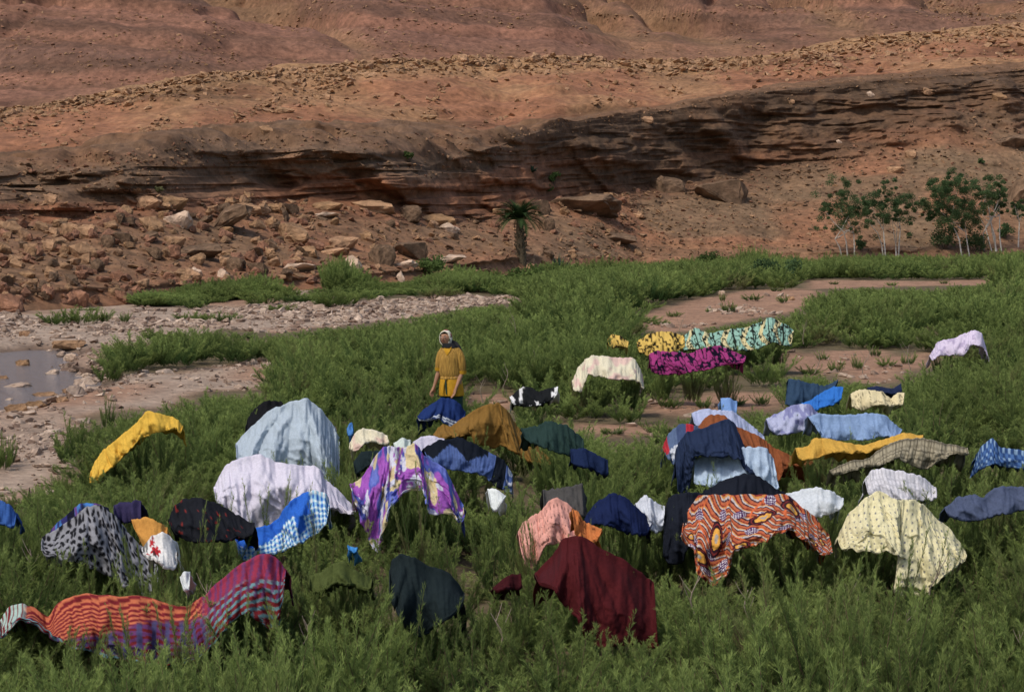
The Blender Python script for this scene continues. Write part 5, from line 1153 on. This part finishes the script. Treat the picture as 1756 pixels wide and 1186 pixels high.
def add_tree(px, pyb, trunks, blobs, lab, dens=1.0, sd=1, mat=None):
    """trunks: list of pixel polylines; blobs: pixel circles (x, y, r) of foliage"""
    P0 = hit(px, pyb, 0.9, 4.0) if pyb < float(y_base(px))-1 else unproj(px, pyb, gdist(pyb)); D_ = P0[1]
    rs = np.random.default_rng(sd); s = F/D_
    root = empty('tree', P0); parts = []
    for pl in trunks:
        off = rs.uniform(-.6, .6)
        path = [unproj(x, y, D_+off*(k/ max(1, len(pl)-1)))-P0 for k, (x, y) in enumerate(pl)]
        path[0][2] -= 0.4
        rr = np.linspace(0.055, 0.022, len(path)); parts.append(tube(path, rr))
        e = path[-1]
        for q in range(3):
            tg = blobs[rs.integers(0, len(blobs))]; tp = unproj(tg[0], tg[1], D_+rs.uniform(-.5, .5))-P0
            if np.linalg.norm(tp-e) < 2.6: parts.append(tube([e, (e+tp)/2+np.array([0, 0, -.1]), tp], [0.03, 0.02, 0.008], 4))
    V, Fc = join(parts); link('trunk', mesh_np('tree_trunk', V, Fc), M_BIRCH, root)
    cs, rr = [], []
    for (x, y, r_) in blobs:
        c = unproj(x, y, D_+rs.uniform(-.6, .6))-P0
        for q in range(10):
            cs.append(c+rs.normal(size=3)*r_/s*0.95*np.array([1, 1, .85])); rr.append(r_/s*rs.uniform(.25, .7))
    V, Fc = leaves(cs, rr, int(10000*dens), 0.075, rs)
    link('crown', mesh_np('tree_crown', V, Fc, False), mat or M_LEAFD, root); tag(root, lab, 'tree', 'young trees along the foot of the cliff')
add_tree(1466, 443, [[(1447, 446), (1440, 425), (1432, 410)], [(1455, 442), (1451, 415), (1447, 398)], [(1466, 448), (1465, 425), (1464, 400)]], [(1425, 340, 16), (1445, 322, 14), (1440, 355, 22), (1455, 370, 20), (1468, 350, 16), (1432, 380, 14), (1466, 385, 14), (1415, 362, 12)], 'leftmost white trunked tree of the row, leafy crown leaning left', 1.3, 11)
add_tree(1517, 445, [[(1516, 444), (1512, 420), (1505, 400)], [(1519, 436), (1516, 410), (1515, 395)]], [(1490, 345, 14), (1500, 360, 18), (1515, 375, 18), (1485, 370, 12), (1520, 350, 14), (1522, 322, 8)], 'second white trunked tree from the left, thin crown on two stems', 1.0, 12)
add_tree(1540, 443, [[(1540, 442), (1542, 415), (1544, 392)], [(1537, 436), (1536, 418)]], [(1540, 365, 16), (1548, 345, 14), (1553, 352, 12), (1530, 378, 12)], 'third white trunked tree, sparse crown left of the bare gap', 0.8, 13)
add_tree(1663, 444, [[(1650, 434), (1645, 412), (1638, 395), (1630, 380)], [(1665, 443), (1659, 420), (1656, 398)]], [(1605, 335, 18), (1620, 318, 18), (1632, 310, 16), (1640, 330, 24), (1625, 350, 24), (1605, 355, 18), (1645, 360, 20), (1655, 380, 18), (1630, 375, 14), (1598, 365, 10), (1612, 330, 14)], 'largest tree with a broad dark green crown on two whitish stems', 2.8, 14)
add_tree(1716, 434, [[(1704, 434), (1695, 410), (1690, 390)], [(1712, 432), (1702, 400), (1696, 360), (1690, 335)], [(1719, 434), (1714, 405), (1714, 370)], [(1687, 422), (1686, 400)], [(1708, 430), (1706, 405), (1698, 380)]], [(1690, 315, 14), (1680, 330, 14), (1694, 335, 14), (1672, 355, 16), (1685, 370, 14), (1715, 340, 10), (1718, 322, 8), (1714, 352, 8)], 'clump of slender white stems right of the largest tree', 1.5, 15)
add_tree(1747, 424, [[(1746, 422), (1747, 400), (1748, 380)]], [(1745, 358, 9), (1752, 366, 8), (1740, 352, 5)], 'slim young tree at the right edge', 0.4, 16)
for (px, py, wp, hp, lab) in [(1620, 428, 46, 48, 'dark bushy shrub behind the largest tree'), (1665, 432, 46, 40, 'dark shrub between the white stems'), (1725, 412, 26, 30, 'dark shrub behind the slim young tree'), (1475, 430, 18, 22, 'small dark shrub beside the leftmost tree'), (903, 490, 60, 40, 'grey green shrub below the palm'), (740, 478, 46, 44, 'bright green shrub at the slope foot left of the palm'), (950, 318, 22, 26, 'bright green shrub growing on the cliff above the palm'), (940, 330, 16, 16, 'lower part of the green shrub on the cliff ledge'), (1212, 462, 60, 36, 'green shrub at the cliff foot right of the palm'), (700, 272, 30, 12, 'low grey green shrub on the shelf of the cliff'), (282, 330, 14, 10, 'tiny shrub on the tan ledge at left'), (1680, 282, 10, 10, 'tiny shrub on the right scree'), (1328, 485, 90, 42, 'broad dark green shrub at the left end of the far sand strip')]:
    P = hit(px, py, 1.0, 5.0) if py < float(y_base(px)) else unproj(px, py, gdist(py)); s = F/P[1]
    rs = np.random.default_rng(int(px)); cs = [np.array([rs.uniform(-.38, .38)*wp/s, rs.uniform(-.3, .3)*wp/s, rs.uniform(.2, .75)*hp/s]) for _ in range(10)]
    V, Fc = leaves(cs, [0.28*min(wp, hp*1.4)/s]*10, int(250+wp*hp*0.55), 0.12, rs)
    root = empty('shrub', P); link('foliage', mesh_np('shrub_foliage', V, Fc, False), M_LEAFD if px > 1400 or px == 1328 else M_LEAF, root)
    st = [tube([np.array([0, 0, -.2]), cs[k]*0.6, cs[k]], [.03, .02, .008], 4) for k in range(5)]
    V, Fc = join(st); link('stems', mesh_np('shrub_stems', V, Fc), M_STEM, root); tag(root, lab, 'shrub')
# the palm
P0 = hit(893, 446, 0.9, 4.0); s = F/P0[1]; root = empty('palm_tree', P0); rs = np.random.default_rng(5)
path = [(0.06, 0, -0.4), (0.05, 0, .3), (0.0, 0, .8), (-0.03, 0, 52/s), (-0.05, 0, 68/s)]
V, Fc = tube(path, [.27, .24, .22, .20, .16], 10)
for k in range(44):   # stubs of old leaf bases
    z = rs.uniform(.1, 50/s); an = rs.uniform(0, 6.28); c = np.array([math.cos(an)*.22, math.sin(an)*.22, z]); o_ = np.array([math.cos(an)*.10, math.sin(an)*.10, .12])
    v2, f2 = tube([c, c+o_], [.06, .03], 4); b = len(V); V += v2; Fc += [tuple(i+b for i in q) for q in f2]
link('trunk', mesh_np('palm_trunk', V, Fc, False), M_PTRUNK, root)
top_ = np.array([-0.05, 0, 68/s])
for k in range(46):
    az = k*2.399+rs.uniform(-.2, .2); el = (1.3 - 1.25*(k/45.0))+rs.uniform(-.1, .1); Lf = 1.6*rs.uniform(.85, 1.1)*(0.8+.2*math.cos(el))
    pts = []; p = top_.copy(); e = el
    for q in range(12):
        pts.append(p.copy()); p = p + np.array([math.cos(az)*math.cos(e), math.sin(az)*math.cos(e), math.sin(e)])*Lf/11; e -= 0.06+0.07*math.cos(el)
    V, Fc = tube(pts, list(np.linspace(.022, .006, 12)), 3)
    for q in range(1, 12):
        d = unit(pts[q]-pts[q-1]); sd_ = unit(np.cross(d, [0, 0, 1])); up = np.cross(sd_, d)
        for sg in (-1, 1):
            for hh in (0, .5):
                a = pts[q]*(1-hh)+pts[q-1]*hh; t = unit(d*.9+sd_*sg*1.0+up*.35)*0.40*math.sin(math.pi*min(1, .15+q/13.0))
                b = len(V); V += [a-d*.03, a+d*.03, a+t]; Fc.append((b, b+1, b+2, b+2))
    me = bpy.data.meshes.new('frond'); me.from_pydata([tuple(v) for v in V], [], [tuple(dict.fromkeys(f)) for f in Fc]); me.materials.append(M_PALM)
    link('frond', me, parent=root)
tag(root, 'single small date palm at the foot of the cliff', 'palm tree')
# agave like plant to its right, and another on the ledge
for (px, py, wp, hp, lab) in [(960, 476, 36, 46, 'spiky blue green plant right of the palm'), (912, 296, 20, 14, 'small spiky plant on a ledge of the cliff')]:
    P = hit(px, py, .9, 5) if py < float(y_base(px)) else unproj(px, py, gdist(py)); s = F/P[1]; V, Fc = [], []
    root = empty('spiky_plant', P)
    for k in range(46):
        az = rs.uniform(0, 6.28); el = rs.uniform(.25, 1.5); L_ = hp/s*rs.uniform(.75, 1.1); d = np.array([math.cos(az)*math.cos(el)*wp/hp, math.sin(az)*math.cos(el)*wp/hp, math.sin(el)])*L_; sd_ = unit(np.cross(d, [0, 0, 1]))*0.045
        m_ = d*.55+np.array([0, 0, .03]); V = [-sd_, sd_, m_+sd_*.8, m_-sd_*.8, d-np.array([0, 0, .08])*L_]
        me = bpy.data.meshes.new('leaf'); me.from_pydata([tuple(v) for v in V], [], [(0, 1, 2, 3), (3, 2, 4)]); me.materials.append(M_AGAVE)
        link('leaf', me, parent=root)
    tag(root, lab, 'plant')

# ---------------------------------------------------------------- the woman
Dw = WOMAN[1]; wp0 = unproj(772, 755, Dw); wroot = empty('person', (wp0[0], Dw, 0.0), math.radians(-14))
tag(wroot, 'woman in mustard knit tunic and flowered headscarf standing among the bushes, arms down', 'person')
M_SKIN = plain('brown_skin', (0.33, 0.175, 0.105), 0.6, 0.08, 30); M_KNIT = plain('mustard_knit', (0.36, 0.205, 0.045), 0.9, 0.45, 60, 0.8)

_n = M_KNIT.node_tree; _nz = next(x for x in _n.nodes if x.type == 'TEX_NOISE'); _mp = _n.nodes.new('ShaderNodeMapping'); _mp.inputs['Scale'].default_value = (1.3, 1.3, 0.12)
_tc = next(x for x in _n.nodes if x.type == 'TEX_COORD'); _n.links.new(_tc.outputs['Object'], _mp.inputs[0]); _n.links.new(_mp.outputs[0], _nz.inputs['Vector'])
M_YEL = plain('yellow_cotton', (0.45, 0.235, 0.015), 0.85, 0.12, 20, 0.2); M_TROUS = plain('dark_green_cotton', (0.02, 0.05, 0.035)); M_SCARFD = plain('black_scarf', (0.02, 0.02, 0.022)); M_LIP = plain('lip', (0.22, 0.06, 0.05)); M_EYEW = plain('eye_white', (0.6, 0.58, 0.55), 0.4); M_EYED = plain('dark_brown_eye', (0.02, 0.012, 0.01), 0.3)
ms, n, b = newmat('flowered_scarf'); L = n.links.new; tc = nd(n, 'ShaderNodeTexCoord'); vo = nd(n, 'ShaderNodeTexVoronoi', Scale=24.0); L(tc.outputs['Object'], vo.inputs['Vector'])
cr = nd(n, 'ShaderNodeValToRGB'); L(vo.outputs['Color'], cr.inputs[0]); cr.color_ramp.interpolation = 'CONSTANT'
for k, (p, c) in enumerate([(0.0, (.55, .50, .40)), (.25, (.10, .12, .06)), (.36, (.60, .56, .46)), (.70, (.30, .06, .05)), (.75, (.35, .25, .05))]):
    e = cr.color_ramp.elements[k] if k < 2 else cr.color_ramp.elements.new(p); e.position = p; e.color = (*c, 1)
L(cr.outputs[0], b.inputs['Base Color']); b.inputs['Roughness'].default_value = 0.9
# body: one skinned figure
VB = []; EB = []; RB = []
def vb(p, r, par=None):
    VB.append(p); RB.append(r if isinstance(r, tuple) else (r, r))
    if par is not None: EB.append((par, len(VB)-1))
    return len(VB)-1
pel = vb((0.02, 0, .90), (.14, .11)); wst = vb((0.01, 0, 1.05), (.115, .09), pel); chs_ = vb((0, 0, 1.20), (.13, .10), wst); nk0 = vb((-.01, 0, 1.31), (.07, .07), chs_)
nk = vb((-.03, -.015, 1.37), (.045, .045), nk0); jaw = vb((-.052, -.035, 1.425), (.062, .066), nk); fc = vb((-.06, -.03, 1.475), (.076, .088), jaw); cr_ = vb((-.055, -.015, 1.53), (.062, .078), fc)
handpts = {}
for sg, sh, el_, wr, hd in ((-1, (-.125, 0, 1.26), (-.160, -.01, 1.00), (-.215, -.06, .79), (-.235, -.085, .72)), (1, (.125, 0, 1.26), (.175, .01, .99), (.135, -.13, .79), (.115, -.15, .72))):
    a = vb(sh, (.05, .05), nk0); m_ = vb(tuple((np.array(sh)+np.array(el_))/2), (.046, .046), a); e_ = vb(el_, (.038, .038), m_)
    f_ = vb(tuple((np.array(el_)*.6+np.array(wr)*.4)), (.036, .036), e_); w_ = vb(wr, (.024, .022), f_); p_ = vb(hd, (.036, .020), w_)
    hd = np.array(hd); dn = unit(hd-np.array(wr)); sx = np.array([.6*sg, -.8, 0])
    for k, (of, ln) in enumerate(((-.028, .070), (-.010, .080), (.009, .075), (.027, .058))):
        b0 = hd+sx*of+dn*.025; k1 = vb(tuple(b0), (.0105, .0105), p_); k2 = vb(tuple(b0+dn*ln*.5+np.array([-.006*sg, 0, 0])), (.0095, .0095), k1); vb(tuple(b0+dn*ln+np.array([-.02*sg, .0, .004])), (.0075, .0075), k2)
    t1 = vb(tuple(hd+sx*-.036-dn*.005), (.012, .012), p_); vb(tuple(hd+sx*-.055+dn*.035), (.010, .010), t1)
for sg in (-1, 1):
    hp_ = vb((.02+sg*.085, 0, .84), (.10, .10), pel); kn = vb((.02+sg*.095, -.02*sg, .47), (.056, .056), hp_); ca = vb((.02+sg*.095, .01, .32), (.052, .052), kn); an = vb((.02+sg*.10, .01, .08), (.034, .034), ca); vb((.02+sg*.105, -.07, .035), (.038, .03), an)
me = bpy.data.meshes.new('body'); me.from_pydata(VB, EB, []); me.materials.append(M_SKIN)
ob = link('body', me, parent=wroot)
ob.modifiers.new('skin', 'SKIN')
for k, sv in enumerate(me.skin_vertices[0].data): sv.radius = RB[k]; sv.use_root = (k == pel)
sb = ob.modifiers.new('sub', 'SUBSURF'); sb.levels = 2; sb.render_levels = 2
def ell(name, c, r, mat, par=None, seg=12, rot=None):
    bm = bmesh.new(); bmesh.ops.create_uvsphere(bm, u_segments=seg, v_segments=8, radius=1.0)
    for v in bm.verts: v.co = Vector((v.co.x*r[0], v.co.y*r[1], v.co.z*r[2]))
    me = bpy.data.meshes.new(name); bm.to_mesh(me); bm.free()
    for p in me.polygons: p.use_smooth = True
    o = link(name, me, mat, par or wroot); o.location = c
    if rot: o.rotation_euler = rot
    return o
fx, fy, fz = -.072, -.112, 1.478     # face plane, turned a little to the left
for sg in (-1, 1):
    e = ell('eye', (fx+sg*.026, fy+.004+.003*sg, fz+.008), (.012, .008, .0065), M_EYEW); ell('iris', (0, -.006, 0), (.0055, .004, .0055), M_EYED, e)
    ell('eyebrow', (fx+sg*.027, fy-.003, fz+.027), (.018, .006, .004), M_EYED)
ell('nose', (fx-.004, fy-.010, fz-.014), (.011, .014, .022), M_SKIN, rot=(-.25, 0, 0)); ell('mouth', (fx, fy+.006, fz-.047), (.021, .009, .007), M_LIP)
def loft(name, rings, mat, n=28, closed_top=False, foldamp=0.0, foldn=9, par=None, parent=None):
    """rings: (cx, cy, z, rx, ry)"""
    V, Fc = [], []
    for k, (cx, cy, z, rx, ry) in enumerate(rings):
        w_ = k/(len(rings)-1)
        for e in range(n):
            an = e*2*math.pi/n; f = 1+foldamp*w_*math.sin(foldn*an+1.3*k*.2)+foldamp*.5*w_*math.sin(foldn*1.7*an+2)
            V.append((cx+math.cos(an)*rx*f, cy+math.sin(an)*ry*f, z))
    for k in range(len(rings)-1):
        for e in range(n): Fc.append((k*n+e, k*n+(e+1) % n, (k+1)*n+(e+1) % n, (k+1)*n+e))
    me = mesh_np(name, V, Fc, True, None); o = link(name, me, mat, parent or wroot)
    md = o.modifiers.new('thickness', 'SOLIDIFY'); md.thickness = .006; sbs = o.modifiers.new('sub', 'SUBSURF'); sbs.levels = 1; sbs.render_levels = 1
    return o
loft('tunic', [(-.01, 0, 1.355, .062, .055), (-.01, 0, 1.335, .085, .07), (-.005, 0, 1.305, .125, .09), (0, 0, 1.25, .155, .11), (0, 0, 1.18, .158, .125), (.0, 0, 1.08, .150, .125), (.005, -.005, .99, .16, .125), (.01, 0, .93, .148, .115), (.012, 0, .90, .135, .105)], M_KNIT, foldamp=.045, foldn=11)
for sg, pts, rr in ((-1, [(-.085, 0, 1.305), (-.13, 0, 1.25), (-.155, -.005, 1.15), (-.165, -.01, 1.07), (-.165, -.012, 1.03)], [.055, .066, .06, .055, .045]), (1, [(.085, 0, 1.305), (.135, 0, 1.25), (.165, 0, 1.15), (.178, .005, 1.05), (.18, .005, .99)], [.055, .07, .068, .066, .05])):
    V, Fc = tube(pts, rr, 12); o = link('sleeve', mesh_np('sleeve', V, Fc), M_KNIT, wroot); sm = o.modifiers.new('sub', 'SUBSURF'); sm.levels = sm.render_levels = 1
    c = pts[-1]; V, Fc = tube([(c[0], c[1], c[2]+.02), (c[0], c[1], c[2]-.028)], [rr[-1]*1.25, rr[-1]*1.15], 12); cf = link('cuff', mesh_np('cuff', V, Fc), M_YEL, o)
V, Fc = [( -.065, -.066, 1.345), (.045, -.066, 1.345), (.028, -.102, 1.28), (-.01, -.118, 1.225), (-.048, -.102, 1.28)], [(0, 1, 2, 3), (0, 3, 4, 4)]
me = bpy.data.meshes.new('undershirt'); me.from_pydata(V, [], [(0, 1, 2, 3, 4)]); o = link('undershirt', me, M_YEL, wroot); o.modifiers.new('thickness', 'SOLIDIFY').thickness = .012
loft('skirt', [(.012, 0, .93, .140, .112), (.012, 0, .88, .152, .125), (.016, 0, .80, .165, .14), (.02, 0, .72, .172, .15), (.022, 0, .645, .176, .155)], M_YEL, foldamp=.06, foldn=8)
loft('belt', [(.012, -.003, .925, .146, .118), (.012, -.003, .905, .152, .124), (.012, -.003, .885, .148, .12)], M_KNIT)
ell('belt_knot', (-.03, -.135, .895), (.028, .02, .022), M_KNIT)
for dx in (-.02, .012):
    V, Fc = tube([(-.03, -.14, .89), (-.03+dx, -.155, .80), (-.028+dx*1.8, -.165, .68)], [.012, .012, .010], 5); link('belt_end', mesh_np('belt_end', V, Fc), M_TROUS if dx > 0 else M_YEL, wroot)
for sg in (-1, 1): loft('trouser_leg', [(.02+sg*.075, 0, .80, .085, .09), (.02+sg*.08, 0, .5, .08, .085), (.02+sg*.1, 0, .12, .06, .065)], M_TROUS)
# headscarf: a cap around the head that leaves the face free, with the tail hanging behind the shoulder
V, Fc = [], []; nA, nB = 26, 16; hc = np.array([-.055, .0, 1.478])
for a_ in range(nA):
    for b_ in range(nB):
        th = 2*math.pi*a_/(nA-1); t = b_/(nB-1); open_ = 0.92
        pol = open_ + (math.pi-open_)*t      # angle from the facing direction
        d = np.array([math.cos(th)*math.sin(pol), -math.cos(pol), math.sin(th)*math.sin(pol)])
        rr = np.array([.092, .105, .112]); p = hc + d*rr*(1+.02*math.sin(9*th))
        if d[2] < -.2: p[2] -= .02; p[0] += .0
        V.append(p+np.array([-.010*(1-t), 0, 0]))
V = np.array(V); o = link('headscarf', mesh_np('headscarf', V, grid_faces(nA, nB)), ms, wroot); o.modifiers.new('thickness', 'SOLIDIFY').thickness = .01
loft('scarf_collar', [(-.04, -.01, 1.40, .075, .08), (-.025, -.005, 1.375, .082, .085), (-.015, 0, 1.35, .09, .09), (-.01, 0, 1.33, .10, .09)], M_SCARFD, foldamp=.04)
V, Fc = tube([(.0, .06, 1.40), (.06, .07, 1.375), (.12, .05, 1.335), (.16, .05, 1.29)], [.05, .045, .03, .008], 8); link('scarf_tail', mesh_np('scarf_tail', V, Fc), M_SCARFD, wroot)
